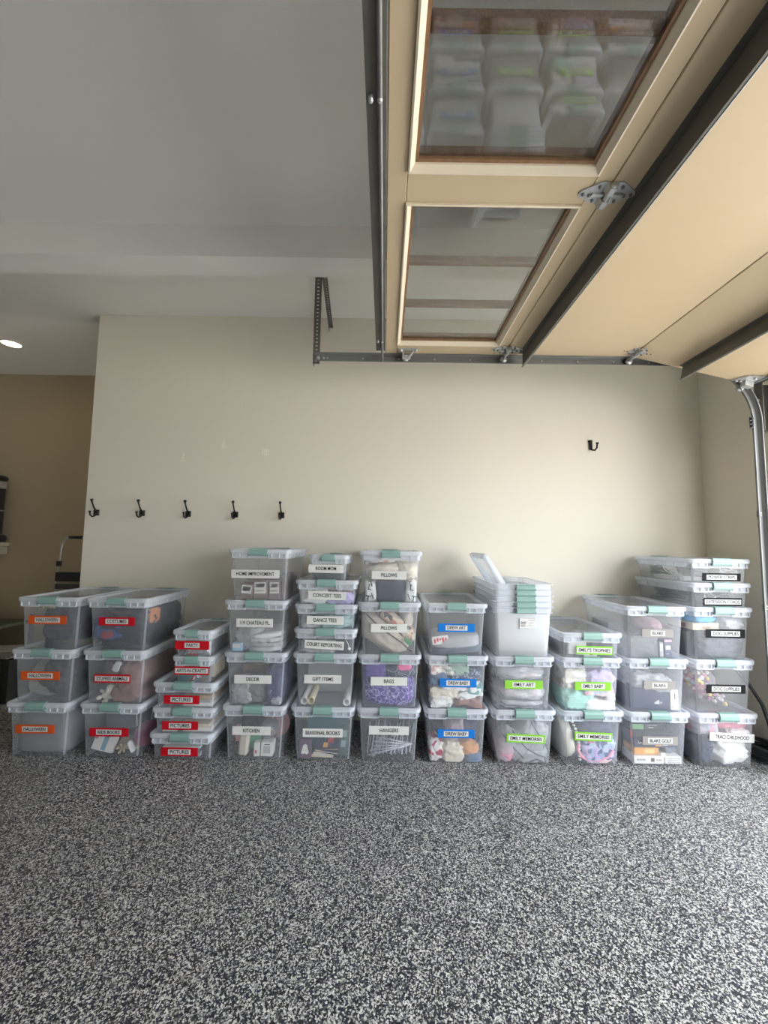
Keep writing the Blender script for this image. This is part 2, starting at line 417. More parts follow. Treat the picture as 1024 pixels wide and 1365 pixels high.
# ------------------------------------------------------------------ storage bins
KINDS = {'big': dict(W=.416, D=.605, H=.345), 'shallow': dict(W=.416, D=.605, H=.169), 'small': dict(W=.275, D=.42, H=.177)}
NEST = 0.012
def bin_dims(kind):
    k = KINDS[kind]; hx, hy, H = k['W']/2, k['D']/2, k['H']
    t = (H-.055)*.056
    return hx, hy, H, hx-.020, hy-.022, t      # top half sizes of the body and its taper
def build_bin_meshes(kind, ribs=True):
    hx, hy, H, bx, by, t = bin_dims(kind)
    zr = H-.060
    def L(z, off=0.0):
        k = t*(1-min(1, z/zr)); return rrect(bx-k+off, by-k+off, .034, z, 5)
    b = MB()
    n = 20
    # body walls; corner columns get a milkier tone standing in for the glossy corner highlight
    lo = [L(.004, -.006), L(.012), L(zr*.5), L(zr)]
    base = [rrect(bx-t-.012, by-t-.012, .03, 0.0, 5)]
    loops = base+lo
    vs = [p for l in loops for p in l]; fa, fb = [], []
    for k in range(len(loops)-1):
        for i in range(n):
            j = (i+1) % n; f = (k*n+i, k*n+j, (k+1)*n+j, (k+1)*n+i)
            (fb if (i % 5 == 2 or k == 0) else fa).append(f)
    fa.append(tuple(reversed(range(n))))
    b.add(vs, fa, 0, True); b.add(vs, fb, 2, True)
    # stepped rim
    b.loft([L(zr), L(zr, .010), L(zr+.004, .012), L(zr+.004, .004), L(H-.022, .004), L(H-.020, .010)], 1, False)
    if not ribs: b.loft([L(H-.024, .004), L(H-.024, .018), L(H-.019, .020), L(H-.018, .012), L(H-.018, .0)], 1, False)
    # little ribs that make the windows under the lid, front and back, each side of the latch
    inner = .066 if kind != 'small' else .050
    outer = bx-.012
    for sy in (-1, 1) if ribs else ():
        y0, y1 = sorted((sy*(by+.003), sy*(by+.013)))
        for sx in (-1, 1):
            for q in range(4):
                m_ = 3
                x = sx*(inner+(outer-inner)*(0, .16, .58, 1)[q])
                b.box(x-.0035, x+.0035, y0, y1, zr+.002, H-.022, 1)
            xa, xb = sorted((sx*inner, sx*outer))
            b.box(xa, xb, y0, y1, zr-.002, zr+.006, 1)
    for sx in (-1, 1) if ribs else ():
        x0, x1 = sorted((sx*(bx+.003), sx*(bx+.012)))
        for q in range(6):
            y = -by*.85+by*1.7*q/5
            b.box(x0, x1, y-.0035, y+.0035, zr+.002, H-.022, 1)
    body = b.mesh('bin_body', [CLEAR, EDGE, CORNER])
    b = MB()
    def R(ins, z): return rrect(hx-ins, hy-ins, max(.012, .040-ins), z, 5)
    b.loft([R(.005, H-.030), R(.001, H-.024), R(0, H-.012), R(.002, H-.003), R(.007, H), R(.021, H), R(.026, H-.003), R(.030, H-.0125)], 0, True)
    b.loft([R(.030, H-.0125), R(.042, H-.0128)], 0, False)
    b.loft([R(.042, H-.0128), R(.048, H-.0105), R(hx*.5, H-.0105)], 1, False, False, True)
    b.loft([R(.012, H-.018), R(.007, H-.026)], 0, False)
    lid = b.mesh('bin_lid', [EDGE, LIDTOP])
    b = MB(); lw = .060 if kind != 'small' else .042
    # latch: bent handle hooked over the lid lip, with a pivot bar below
    prof = [(-hy+.030, H-.001), (-hy+.028, H+.004), (-hy+.002, H+.0045), (-hy-.006, H+.001), (-hy-.010, H-.012), (-hy-.010, H-.034), (-hy-.004, H-.043),
            (-hy+.006, H-.043), (-hy+.002, H-.036), (-hy-.005, H-.032), (-hy-.005, H-.012), (-hy-.002, H-.002), (-hy+.004, H+.0005), (-hy+.026, H+.0005)]
    b.loft([[(-lw, y, z) for y, z in prof], [(lw, y, z) for y, z in prof]], 0, False, True, True)
    b.box(-lw-.004, -lw, -hy-.006, -hy+.008, H-.046, H-.034, 1); b.box(lw, lw+.004, -hy-.006, -hy+.008, H-.046, H-.034, 1)
    latch = b.mesh('bin_latch', [LATCH, LATCHDK])
    return body, lid, latch
BINM = {k: build_bin_meshes(k) for k in KINDS}
BINY = 2.62 + .605/2
LABEL_COL = {'orange': (0.62, 0.095, 0.018), 'red': (0.50, 0.008, 0.018), 'blue': (0.015, 0.17, 0.55), 'green': (0.24, 0.54, 0.06),
             'grey': (0.30, 0.285, 0.27), 'black': (0.018, 0.018, 0.02), 'white': (0.68, 0.68, 0.665)}
for k, c in LABEL_COL.items(): solid('label_'+k, c, 0.8, var=0.03, spec=0.1)
BINS = {}
class Bin: pass
def add_bin(key, kind, x, z, text, style, lx, lz, lw, tw, desc, yaw=0.0, lh=.054, y=None, tilt=0.0):
    o = Bin(); o.kind, o.x, o.z = kind, x, z
    hx, hy, H, bx, by, t = bin_dims(kind)
    o.y = (2.62+hy) if y is None else y
    o.hx, o.hy, o.H, o.bx, o.by, o.t = hx, hy, H, bx, by, t
    BINS[key] = o
    th = thing('storage_bin', desc, 'storage bin', (x, o.y, z), (0, 0, math.radians(yaw)), 'lidded storage bins stacked along the wall')
    body, lid, latch = BINM[kind]
    put('body', body, th); put('lid', lid, th); put('latch', latch, th); put('latch', latch, th, rot=(0, 0, math.pi))
    # label strip, stuck on the sloping front wall
    dx, dz = lx-x, lz-z
    zr = H-.060
    k = t*(1-min(1, dz/zr))
    ang = math.atan2(t, zr)
    strip = MB(); strip.bbox(-lw/2, lw/2, -.0012, 0.0012, -lh/2, lh/2, .0006)
    s = strip.obj('label_strip', MATS['label_'+style], th, loc=(dx, -(by-k)-.0035, dz), rot=(ang, math.radians(tilt), 0))
    if style != 'white':
        iw = tw+.022
        ins = MB(); ins.bbox(-iw/2, iw/2, -.0022, -.0012, -lh*.30, lh*.30, .0003)
        ins.obj('paper_insert', WHITEP, s)
        text_obj(text, lh*.56, INK, s, (0, -.0027, 0), maxw=tw)
    else:
        text_obj(text, lh*.62, INK, s, (0, -.0017, 0), maxw=tw)
    return o
P, S, M_ = .333, .157, .165
add_bin('h1', 'big', -2.203, 0, 'HALLOWEEN', 'orange', -2.214, .177, .250, .140, 'clear storage bin with orange HALLOWEEN label, bottom of the leftmost stack')
add_bin('h2', 'big', -2.198, P, 'HALLOWEEN', 'orange', -2.210, .509, .250, .140, 'clear storage bin with orange HALLOWEEN label, middle of the leftmost stack', .6)
add_bin('h3', 'big', -2.185, 2*P, 'HALLOWEEN', 'orange', -2.193, .863, .245, .140, 'clear storage bin with orange HALLOWEEN label, top of the leftmost stack', .8)
add_bin('kid', 'big', -1.731, 0, 'KIDS BOOKS', 'red', -1.740, .165, .250, .140, 'clear storage bin with red KIDS BOOKS label, on the floor')
add_bin('stu', 'big', -1.734, P, 'STUFFED ANIMALS', 'red', -1.742, .497, .235, .200, 'clear storage bin with red STUFFED ANIMALS label')
add_bin('cos', 'big', -1.736, 2*P, 'COSTUMES', 'red', -1.738, .860, .235, .125, 'clear storage bin with red COSTUMES label, top of its stack', .5)
add_bin('p1', 'shallow', -1.273, 0, 'PICTURES', 'red', -1.281, .053, .235, .120, 'shallow clear bin with red PICTURES label, lowest of three')
add_bin('p2', 'shallow', -1.267, S, 'PICTURES', 'red', -1.288, .214, .230, .120, 'shallow clear bin with red PICTURES label, middle of three', .5)
add_bin('p3', 'shallow', -1.268, 2*S, 'PICTURES', 'red', -1.283, .374, .230, .120, 'shallow clear bin with red PICTURES label, topmost of three', -.4)
add_bin('arts', 'small', -1.223, 3*S, 'ARTS-N-CRAFTS', 'red', -1.230, .556, .222, .190, 'small clear bin with red ARTS-N-CRAFTS label')
add_bin('party', 'small', -1.232, 3*S+M_, 'PARTY', 'red', -1.235, .716, .222, .075, 'small clear bin with red PARTY label')
add_bin('kit', 'big', -0.817, 0, 'KITCHEN', 'white', -.829, .188, .245, .105, 'clear storage bin with white KITCHEN label, on the floor')
add_bin('dec', 'big', -0.821, P, 'DECOR', 'white', -.834, .506, .240, .085, 'clear storage bin with white DECOR label')
add_bin('cha', 'big', -0.833, 2*P, '119 CHATEAU PL.', 'white', -.838, .864, .238, .195, 'clear storage bin with white 119 CHATEAU PL. label', .4)
add_bin('home', 'big', -0.819, 3*P, 'HOME IMPROVEMENT', 'white', -.842, 1.180, .318, .250, 'clear storage bin with white HOME IMPROVEMENT label, top of its stack', -.6)
add_bin('sea', 'big', -0.375, 0, 'SEASONAL BOOKS', 'white', -.374, .181, .255, .220, 'clear storage bin with white SEASONAL BOOKS label, on the floor')
add_bin('gift', 'big', -0.372, P, 'GIFT ITEMS', 'white', -.382, .514, .240, .135, 'clear storage bin with white GIFT ITEMS label')
add_bin('court', 'shallow', -0.372, 2*P, 'COURT REPORTING', 'white', -.378, .731, .255, .230, 'shallow clear bin with white COURT REPORTING label', tilt=2.5)
add_bin('dance', 'shallow', -0.373, 2*P+S, 'DANCE TEES', 'white', -.377, .888, .240, .150, 'shallow clear bin with white DANCE TEES label')
add_bin('conc', 'shallow', -0.372, 2*P+2*S, 'CONCERT TEES', 'white', -.368, 1.047, .250, .185, 'shallow clear bin with white CONCERT TEES label', tilt=1)
add_bin('room', 'small', -0.363, 2*P+3*S, 'ROOM MOM', 'white', -.380, 1.222, .230, .135, 'small clear bin with white ROOM MOM label, top of its stack')
add_bin('hang', 'big', .047, 0, 'HANGERS', 'white', .049, .203, .255, .120, 'clear storage bin with white HANGERS label, on the floor')
add_bin('bags', 'big', .048, P, 'BAGS', 'white', .045, .507, .235, .065, 'clear storage bin with white BAGS label')
add_bin('pil', 'big', .042, 2*P, 'PILLOWS', 'white', .040, .843, .235, .105, 'clear storage bin with white PILLOWS label holding a diagonal beige pillow')
add_bin('pil2', 'big', .049, 3*P, 'PILLOWS', 'white', .038, 1.185, .228, .105, 'clear storage bin with white PILLOWS label, top of its stack', -.4)
add_bin('db', 'big', .480, 0, 'DREW BABY', 'blue', .478, .189, .238, .135, 'clear storage bin with blue BABY label, on the floor')
add_bin('db2', 'big', .484, P, 'DREW BABY', 'blue', .491, .503, .238, .130, 'clear storage bin with blue BABY label, packed with folded baby clothes')
add_bin('da', 'big', .481, 2*P, 'DREW ART', 'blue', .483, .852, .238, .120, 'clear storage bin with blue ART label, top of its stack', -.5)
add_bin('em', 'big', .913, 0, 'EMILY MEMORIES', 'green', .924, .165, .245, .200, 'clear bin with green MEMORIES label, full of clear garment bags', tilt=2)
add_bin('ea', 'big', .910, P, 'EMILY ART', 'green', .915, .499, .245, .125, 'clear storage bin with green ART label, under the nested empty bins')
add_bin('em2', 'big', 1.347, 0, 'EMILY MEMORIES', 'green', 1.355, .184, .240, .200, 'clear bin with green MEMORIES label, holding a white lace cushion', tilt=1.5)
add_bin('eb', 'big', 1.347, P, 'EMILY BABY', 'green', 1.360, .496, .235, .130, 'clear storage bin with green BABY label', .3)
add_bin('et', 'shallow', 1.353, 2*P, "EMILY'S TROPHIES", 'green', 1.374, .723, .235, .205, 'shallow clear bin with green TROPHIES label', tilt=1)
add_bin('bg', 'big', 1.772, 0, 'BLAKE GOLF', 'grey', 1.781, .165, .225, .135, 'clear storage bin with grey GOLF label, on the floor')
add_bin('b2', 'big', 1.775, P, 'BLAKE', 'grey', 1.791, .508, .205, .075, 'clear storage bin with plain grey label, middle of its stack, dark shoe box inside')
add_bin('b3', 'big', 1.779, 2*P, 'BLAKE', 'grey', 1.794, .837, .205, .070, 'clear storage bin with plain grey label, top of its stack', -.5)
add_bin('tr', 'big', 2.205, 0, 'TRACI CHILDHOOD', 'white', 2.239, .193, .285, .215, 'clear storage bin with white CHILDHOOD label, bottom of the rightmost stack', tilt=2)
add_bin('dog', 'big', 2.203, P, 'DOG SUPPLIES', 'black', 2.219, .491, .250, .165, 'clear storage bin with black DOG SUPPLIES label, lower of two', lh=.056)
add_bin('dog2', 'big', 2.209, 2*P, 'DOG SUPPLIES', 'black', 2.233, .841, .255, .165, 'clear storage bin with black DOG SUPPLIES label, upper of two', lh=.056)
add_bin('ext', 'shallow', 2.208, 3*P, 'EXTENSION CORDS', 'black', 2.224, 1.045, .250, .215, 'shallow clear bin with black EXTENSION CORDS label', lh=.052)
add_bin('pow', 'shallow', 2.213, 3*P+S, 'POWER STRIPS', 'black', 2.227, 1.205, .250, .175, 'shallow clear bin with black POWER STRIPS label, top of the rightmost stack', -.6, lh=.052)
# ------------------------------------------------------------------ what is inside the bins
def clampb(B, p, m=.006, e=0.0):
    """keep a point (relative to the bin base centre) inside the bin walls"""
    zr = B.H-.060
    z = min(max(p.z, .008), B.H-.024)
    k = B.t*(1-min(1, z/zr))
    x = min(max(p.x, -(B.bx-k-m-e)), B.bx-k-m-e); y = min(max(p.y, -(B.by-k-m-e)), B.by-k-m)
    return Vector((x, y, z))
def front(B, w=.1):
    zr = B.H-.060
    return -(B.by-B.t*(1-min(1, w/zr)))+.008
def blob_mesh(B, c, half, seed, fold=.02, kexp=4.0, n=20, R=None, layers=0, freq=3.0, clamp=True, crease=1.0):
    """soft rounded-box surface with cloth-like ridged folds, pressed against the bin walls"""
    vs, fs, idx = [], [], {}
    half = Vector(half); c = Vector(c); sd = Vector((seed*3.17, seed*1.31, seed*7.7))
    R = R or Matrix.Identity(3)
    def vert(i, j, k):
        key = (i, j, k)
        if key in idx: return idx[key]
        q = Vector((2*i/n-1, 2*j/n-1, 2*k/n-1))
        q /= (abs(q.x)**kexp+abs(q.y)**kexp+abs(q.z)**kexp)**(1/kexp)
        nr = q.normalized()
        pos = Vector((q.x*half.x, q.y*half.y, q.z*half.z))
        d = noise.noise(pos*freq*4+sd)*.6
        rg = 1-2*abs(noise.noise(Vector((pos.x*freq*5, pos.y*freq*5, pos.z*freq*11))+sd*1.7))
        rg2 = 1-2*abs(noise.noise(pos*freq*13+sd*.7))+.5*(1-2*abs(noise.noise(pos*freq*26+sd*.3)))
        d += crease*(rg*.65+rg2*.38)
        if layers: d += -.9*(1-abs(math.sin((q.z*.5+.5)*math.pi*layers+.6*noise.noise(pos*6+sd))))**3
        p = c + R @ (pos + nr*(d*fold))
        if clamp: p = clampb(B, p, .006, fold*1.3*max(0, min(1, .45-.55*d)))
        idx[key] = len(vs); vs.append(p); return idx[key]
    for a in range(n):
        for b_ in range(n):
            for s in (0, n):
                q = [(a, b_, s), (a+1, b_, s), (a+1, b_+1, s), (a, b_+1, s)]
                f = [vert(*x) for x in q]; fs.append(f if s else f[::-1])
                f = [vert(x[2], x[0], x[1]) for x in q]; fs.append(f if s else f[::-1])
                f = [vert(x[1], x[2], x[0]) for x in q]; fs.append(f if s else f[::-1])
    return vs, fs
def heap(key, name, label, cat, c, half, mat, seed, fold=.018, group=None, parent=None, rot=(0, 0, 0), **kw):
    """a soft thing in bin `key`: c = (across, depth from the front wall, height), half = half sizes"""
    B = BINS[key]
    c3 = Vector((c[0], front(B, c[2])+c[1], c[2]))
    vs, fs = blob_mesh(B, c3, half, seed, fold, R=Euler([math.radians(a) for a in rot]).to_matrix(), **kw)
    zmin = min(v.z for v in vs)
    org = Vector((c3.x, c3.y, zmin))
    m = MB(); m.add([v-org for v in vs], fs, 0, True)
    base = Vector((B.x, B.y, B.z))
    if parent:
        o = m.obj(name, mat, parent, loc=org+base-parent.location)
    else:
        o = m.obj(name, mat, None, loc=org+base); tag(o, label, cat, group)
    return o
def carton(key, name, label, cat, u, v, w, mat, rot=(0, 0, 0), patches=(), group=None, bev=.002):
    """a box-shaped thing; u, v, w = ranges across, in depth behind the front wall, and in height.
    patches: (name, material, u0, u1, w0, w1[, face]) printed panels, raised a hair; face f(ront) t(op) l(eft)"""
    B = BINS[key]
    fr = front(B, max(.004, w[0]))
    cu, cv = (u[0]+u[1])/2, (v[0]+v[1])/2
    t = thing(name, label, cat, (B.x+cu, B.y+fr+cv, B.z+w[0]), [math.radians(a) for a in rot], group)
    hu, hv, h = (u[1]-u[0])/2, (v[1]-v[0])/2, w[1]-w[0]
    b = MB(); b.bbox(-hu, hu, -hv, hv, 0, h, bev); b.obj('body', mat, t)
    for pt in patches:
        nm, pm, a0, a1, c0, c1 = pt[:6]; face = pt[6] if len(pt) > 6 else 'f'
        b = MB()
        if face == 'f': b.box(a0-cu, a1-cu, -hv-.0012, -hv, c0-w[0], c1-w[0])
        elif face == 't': b.box(a0-cu, a1-cu, c0-cv, c1-cv, h, h+.0012)
        else: b.box(-hu-.0012, -hu, a0-cv, a1-cv, c0-w[0], c1-w[0])
        b.obj(nm, pm, t)
    return t
def book(key, label, u, v, w, cover, rot=(0, 0, 0), patches=(), name='book', group=None, lying=True):
    B = BINS[key]; fr = front(B, max(.004, w[0]))
    cu, cv = (u[0]+u[1])/2, (v[0]+v[1])/2
    t = thing(name, label, 'book', (B.x+cu, B.y+fr+cv, B.z+w[0]), [math.radians(a) for a in rot], group)
    hu, hv, h = (u[1]-u[0])/2, (v[1]-v[0])/2, w[1]-w[0]
    b = MB(); p = MB()
    if lying:
        b.box(-hu, hu, -hv, hv, 0, .003); b.box(-hu, hu, -hv, hv, h-.003, h); b.box(-hu, -hu+.003, -hv, hv, 0, h)
        p.box(-hu+.003, hu-.006, -hv+.005, hv-.005, .003, h-.003)
    else:
        b.box(-hu, hu, -hv, -hv+.003, 0, h); b.box(-hu, hu, hv-.003, hv, 0, h); b.box(-hu, -hu+.003, -hv, hv, 0, h)
        p.box(-hu+.003, hu-.005, -hv+.003, hv-.003, .005, h-.005)
    b.obj('cover', cover, t); p.obj('pages', PAGES, t)
    for nm, pm, a0, a1, c0, c1, face in patches:
        b = MB()
        if face == 'f': b.box(a0-cu, a1-cu, -hv-.001, -hv, c0-w[0], c1-w[0])
        else: b.box(a0-cu, a1-cu, c0-cv, c1-cv, h, h+.001)
        b.obj(nm, pm, t)
    return t
PAGES = solid('book_pages', (.74, .70, .60), .8, var=.06, nscale=90)
NAVY = fab('navy', (.018, .025, .055)); DKNAVY = fab('dark_navy', (.010, .014, .028)); CHAR = fab('charcoal_cloth', (.05, .052, .058))
CREAM = fab('cream', (.66, .60, .50)); WHITEF = fab('white_cloth', (.78, .78, .77), var=.06); GREYF = fab('grey_cloth', (.26, .27, .29))
TEALF = fab('teal_cloth', (.12, .30, .29)); LAV = fab('lavender', (.42, .36, .60)); PINK = fab('pink', (.72, .30, .38)); MAUVE = fab('mauve_plush', (.26, .15, .14))
MINTS = patterned('mint_stripe', [(.36, .66, .58), (.62, .80, .74), (.28, .55, .48)], 26, 'Z')
TAN = fab('tan', (.55, .38, .22)); RUST = fab('rust', (.55, .22, .09)); RED = fab('red', (.52, .03, .05)); BLUE = fab('royal_blue', (.02, .09, .38))
BEIGE = fab('beige_pillow', (.56, .49, .42), bump=.3); IVORY = fab('ivory_pillow', (.66, .61, .53), bump=.3)
LTGREY = fab('pale_grey', (.52, .53, .54)); DENIM = fab('denim', (.10, .16, .26)); SAGE = fab('sage', (.30, .40, .33)); BROWNF = fab('brown_knit', (.30, .16, .13))
BOXW = solid('white_card', (.76, .75, .72), .55, var=.03); BOXN = solid('navy_card', (.030, .040, .085), .45); BOXD = solid('dark_card', (.035, .036, .042), .45)
BOXO = solid('orange_card', (.75, .36, .08), .5); BOXG = solid('green_card', (.08, .28, .14), .5); BOXM = solid('mauve_card', (.20, .14, .135), .55)
KRAFT = solid('kraft_card', (.42, .29, .17), .7); LTBLUE = solid('pale_blue_card', (.36, .56, .72), .5); REDC = solid('red_card', (.62, .05, .06), .5)
GREYC = solid('grey_card', (.36, .36, .37), .55); CREAMC = solid('cream_card', (.70, .60, .44), .6); PURP = solid('purple_card', (.13, .09, .14), .5)
PINKC = solid('pink_card', (.78, .32, .40), .5); BARS = patterned('barcode', [(.8, .8, .78), (.05, .05, .05), (.8, .8, .78), (.08, .08, .08)], 160, 'X')
TEALC = solid('teal_card', (.03, .16, .18), .5); SKYC = solid('sky_card', (.10, .38, .62), .5); CRYS = hazy('clear_polystyrene', .22, hcol=(.80, .84, .88), gloss=1.6, rough=.06)
SILK = hazy('crumpled_clear_wrap', .55, trans=.3, hcol=(.84, .85, .87), gloss=1.8, rough=.2)

# leftmost stack: halloween things
heap('h1', 'grey_filler', 'added grey filler for the plain grey interior of the bottom HALLOWEEN bin', 'cloth', (0, .27, .15), (.165, .24, .150), fab('filler_tone', (.20, .21, .22)), 1, .008, kexp=8)  # filler added for the shaded grey of an empty-looking interior
heap('h2', 'pale_filler', 'added pale grey filler at left in the middle HALLOWEEN bin', 'cloth', (-.07, .28, .12), (.10, .22, .115), fab('pale_filler_tone', (.40, .40, .39)), 1.5, .012, rot=(0, 12, 0))  # filler added for the lighter grey of this interior's haze
heap('h2', 'dark_costume', 'dark cape bundle leaning in the middle HALLOWEEN bin', 'costume', (.06, .22, .17), (.09, .20, .12), CHAR, 2, .02, rot=(0, 24, 0))
heap('h3', 'navy_costume', 'dark navy costume bundle filling the top HALLOWEEN bin', 'costume', (.065, .22, .18), (.13, .22, .12), DKNAVY, 3, .02)
heap('h3', 'costume_leg', 'navy trouser leg hanging under the bundle in the top HALLOWEEN bin', 'costume', (-.005, .05, .085), (.035, .04, .08), DKNAVY, 4, .01, n=10)
heap('h3', 'halloween_garland', 'small coloured garland along the lid in the top HALLOWEEN bin', 'garland', (-.02, .05, .285), (.07, .03, .018), patterned('garland', [(.25, .20, .16), (.45, .12, .08), (.12, .2, .08), (.5, .45, .35)], 60), 5, .012, n=10)
# costumes
heap('cos', 'navy_costume', 'dark navy costume heap filling the COSTUMES bin', 'costume', (.02, .25, .15), (.16, .25, .14), DKNAVY, 6, .025)
heap('cos', 'blue_shirt', 'blue cloth pressed against the COSTUMES bin front', 'shirt', (-.07, .035, .15), (.085, .035, .07), fab('dull_blue', (.03, .07, .20)), 7, .015, n=10)
heap('cos', 'red_scarf', 'small red scarf low in the COSTUMES bin', 'scarf', (-.07, .012, .105), (.035, .012, .018), fab('dull_red', (.28, .04, .05)), 8, .01, n=8)
heap('cos', 'orange_mask', 'orange mask at the upper right side of the COSTUMES bin', 'mask', (.165, .12, .215), (.02, .05, .04), RUST, 9, .012, n=10)
t = thing('toy_armour', 'grey plastic toy armour piece low in the COSTUMES bin', 'toy', (BINS['cos'].x-.03, BINS['cos'].y+front(BINS['cos'], .03)+.02, BINS['cos'].z+.02))
b = MB(); b.tube([(-.06, 0, .0), (-.02, -.004, .02), (.03, -.004, .025), (.07, 0, .045)], [.014, .010, .012, .007], 8); b.tube([(.01, 0, .02), (.03, 0, .06)], .006, 8); b.tube([(.05, 0, .03), (.045, 0, .07)], .005, 8)
b.obj('blade', GREYF, t)
b = MB(); b.lathe([(.012, -.004), (.02, -.003), (.02, .003), (.012, .004)], 12, M=Matrix.Translation((-.05, -.006, .012)) @ Matrix.Rotation(math.radians(90), 4, 'X'), cap0=True, cap1=True); b.obj('wheel', BLACKM, t)
t = thing('coiled_belt', 'dark coiled belt against the right side of the COSTUMES bin', 'belt', (BINS['cos'].x+.155, BINS['cos'].y-.02, BINS['cos'].z+.02))
for r in (.03, .055, .08):
    b = MB(); b.tube([(.0, r*math.cos(a)*1.3, .10+r*math.sin(a)) for a in [2*math.pi*k/20 for k in range(20)]], .009, 6, closed=True); b.obj('loop', CHAR, t)
# stuffed animals
def plush(key, name, label, c, s, mat, seed, ears=True, rot=0):
    B = BINS[key]; base = Vector((B.x+c[0], B.y+front(B, c[2])+c[1], B.z+c[2]))
    b = MB()
    def ball(p, r, sc=(1, 1, 1)):
        M = Matrix.Translation(Vector(p)*s) @ Matrix.Diagonal((*[q*s*r for q in sc], 1))
        prof = [(math.sin(math.pi*k/8)+.0001, -math.cos(math.pi*k/8)) for k in range(9)]
        b.lathe(prof, 12, 0, True, M=M)
    ball((0, 0, .5), .5, (1, .8, 1)); ball((0, -.12, 1.15), .42, (1, .9, .9)); ball((0, -.45, 1.08), .2)
    for q in (-1, 1):
        if ears: ball((q*.22, 0, 1.65), .16, (.8, .5, 2.2))
        else: ball((q*.34, 0, 1.45), .17, (1, .6, 1))
        ball((q*.45, -.3, .65), .18, (1.6, .9, .9)); ball((q*.32, -.5, .15), .2, (1, 1.6, .9))
    o = b.obj(name, mat, None, loc=base, rot=(0, math.radians(rot), 0)); tag(o, label, 'soft toy'); return o
heap('stu', 'brown_plush', 'large mauve-brown plush body at right in the STUFFED ANIMALS bin', 'soft toy', (.085, .24, .13), (.10, .22, .125), MAUVE, 11, .02)
heap('stu', 'grey_plush', 'dark grey plush at the top of the STUFFED ANIMALS bin', 'soft toy', (-.035, .06, .20), (.04, .05, .07), fab('dark_plush', (.07, .06, .065)), 12, .015, n=10)
heap('stu', 'pale_plush_paw', 'pale grey plush paw high in the STUFFED ANIMALS bin', 'soft toy', (.005, .012, .235), (.018, .012, .03), LTGREY, 13, .006, n=8, rot=(0, 25, 0))
plush('stu', 'white_plush', 'white plush rabbit low at left in the STUFFED ANIMALS bin', (-.095, .052, .01), .072, fab('white_plush', (.66, .62, .55)), 14, True, 30)
heap('stu', 'pink_plush', 'dusty brown plush leg at the front of the STUFFED ANIMALS bin', 'soft toy', (.045, .06, .05), (.075, .045, .042), fab('dusty_plush', (.30, .17, .15)), 15, .01, n=10)
# kids books
book('kid', 'dark navy picture book standing at the back of the KIDS BOOKS bin', (-.13, .14), (.16, .19), (.01, .26), NAVY, rot=(-8, 0, 2), lying=False)
book('kid', 'grey-blue picture book leaning above the red KIDS BOOKS label', (-.10, .10), (.10, .125), (.12, .27), solid('slate_cover', (.10, .12, .17), .5), rot=(-12, -14, 0), lying=False)
book('kid', 'white picture book with a teal band low in the KIDS BOOKS bin', (-.145, -.005), (.015, .035), (.03, .125), BOXW, rot=(-15, 12, 0), patches=(('cover_art', solid('teal_band', (.16, .34, .42), .5), -.085, -.055, .035, .12, 'f'), ('cover_art', solid('rose_band', (.5, .2, .2), .5), -.142, -.125, .09, .12, 'f')), lying=False)
book('kid', 'open cream board book lying low in the KIDS BOOKS bin', (-.02, .12), (.075, .19), (.03, .05), CREAMC, rot=(14, 4, 8))
plush('kid', 'tan_plush', 'tan plush bunny lying at the front of the KIDS BOOKS bin', (.03, .040, .035), .044, fab('tan_plush', (.52, .42, .28)), 16, True, 62)
heap('kid', 'magenta_ball', 'dark magenta cushion ball at right in the KIDS BOOKS bin', 'ball', (.135, .16, .085), (.06, .09, .07), fab('magenta', (.26, .03, .09)), 17, .006, n=10, kexp=2.2)
heap('kid', 'card_folder', 'white card folder edge beside the magenta ball', 'folder', (.115, .025, .06), (.006, .02, .035), WHITEF, 18, .003, n=8, rot=(0, -25, 0))
# pictures
def stack(key, labels, u, v, w0, ths, mats, jit, name='photo_envelope', cat='envelope'):
    z = w0
    for i, (h, mt) in enumerate(zip(ths, mats)):
        j = jit*((-1)**i)
        carton(key, name, labels[i], cat, (u[0]+j, u[1]+j), v, (z, z+h), mt, rot=(0, 0, j*150), bev=.001); z += h+.001
stack('p1', ['grey photo album lying at the bottom of the lowest PICTURES bin', 'teal photo box on the album in the lowest PICTURES bin', 'pale envelope of prints on top in the lowest PICTURES bin'],
      (-.14, .10), (.02, .36), .008, (.022, .028, .012), (GREYC, TEALC, BOXW), .006)
carton('p1', 'photo_box', 'dark photo box at right in the lowest PICTURES bin', 'box', (.105, .16), (.05, .4), (.008, .075), BOXD)
stack('p2', ['white photo envelope lying in the middle PICTURES bin', 'cream photo envelope on top in the middle PICTURES bin'], (-.02, .16), (.02, .35), .008, (.024, .022), (BOXW, CREAMC), .006)
carton('p2', 'print_box', 'small white print box at left in the middle PICTURES bin', 'box', (-.145, -.05), (.012, .14), (.008, .045), BOXW)
stack('p3', ['flat white photo folder lying in the top PICTURES bin', 'grey photo folder second in the top PICTURES bin', 'kraft photo folder on top in the top PICTURES bin'], (-.03, .16), (.02, .40), .008, (.022, .018, .025), (BOXW, GREYC, KRAFT), .005)
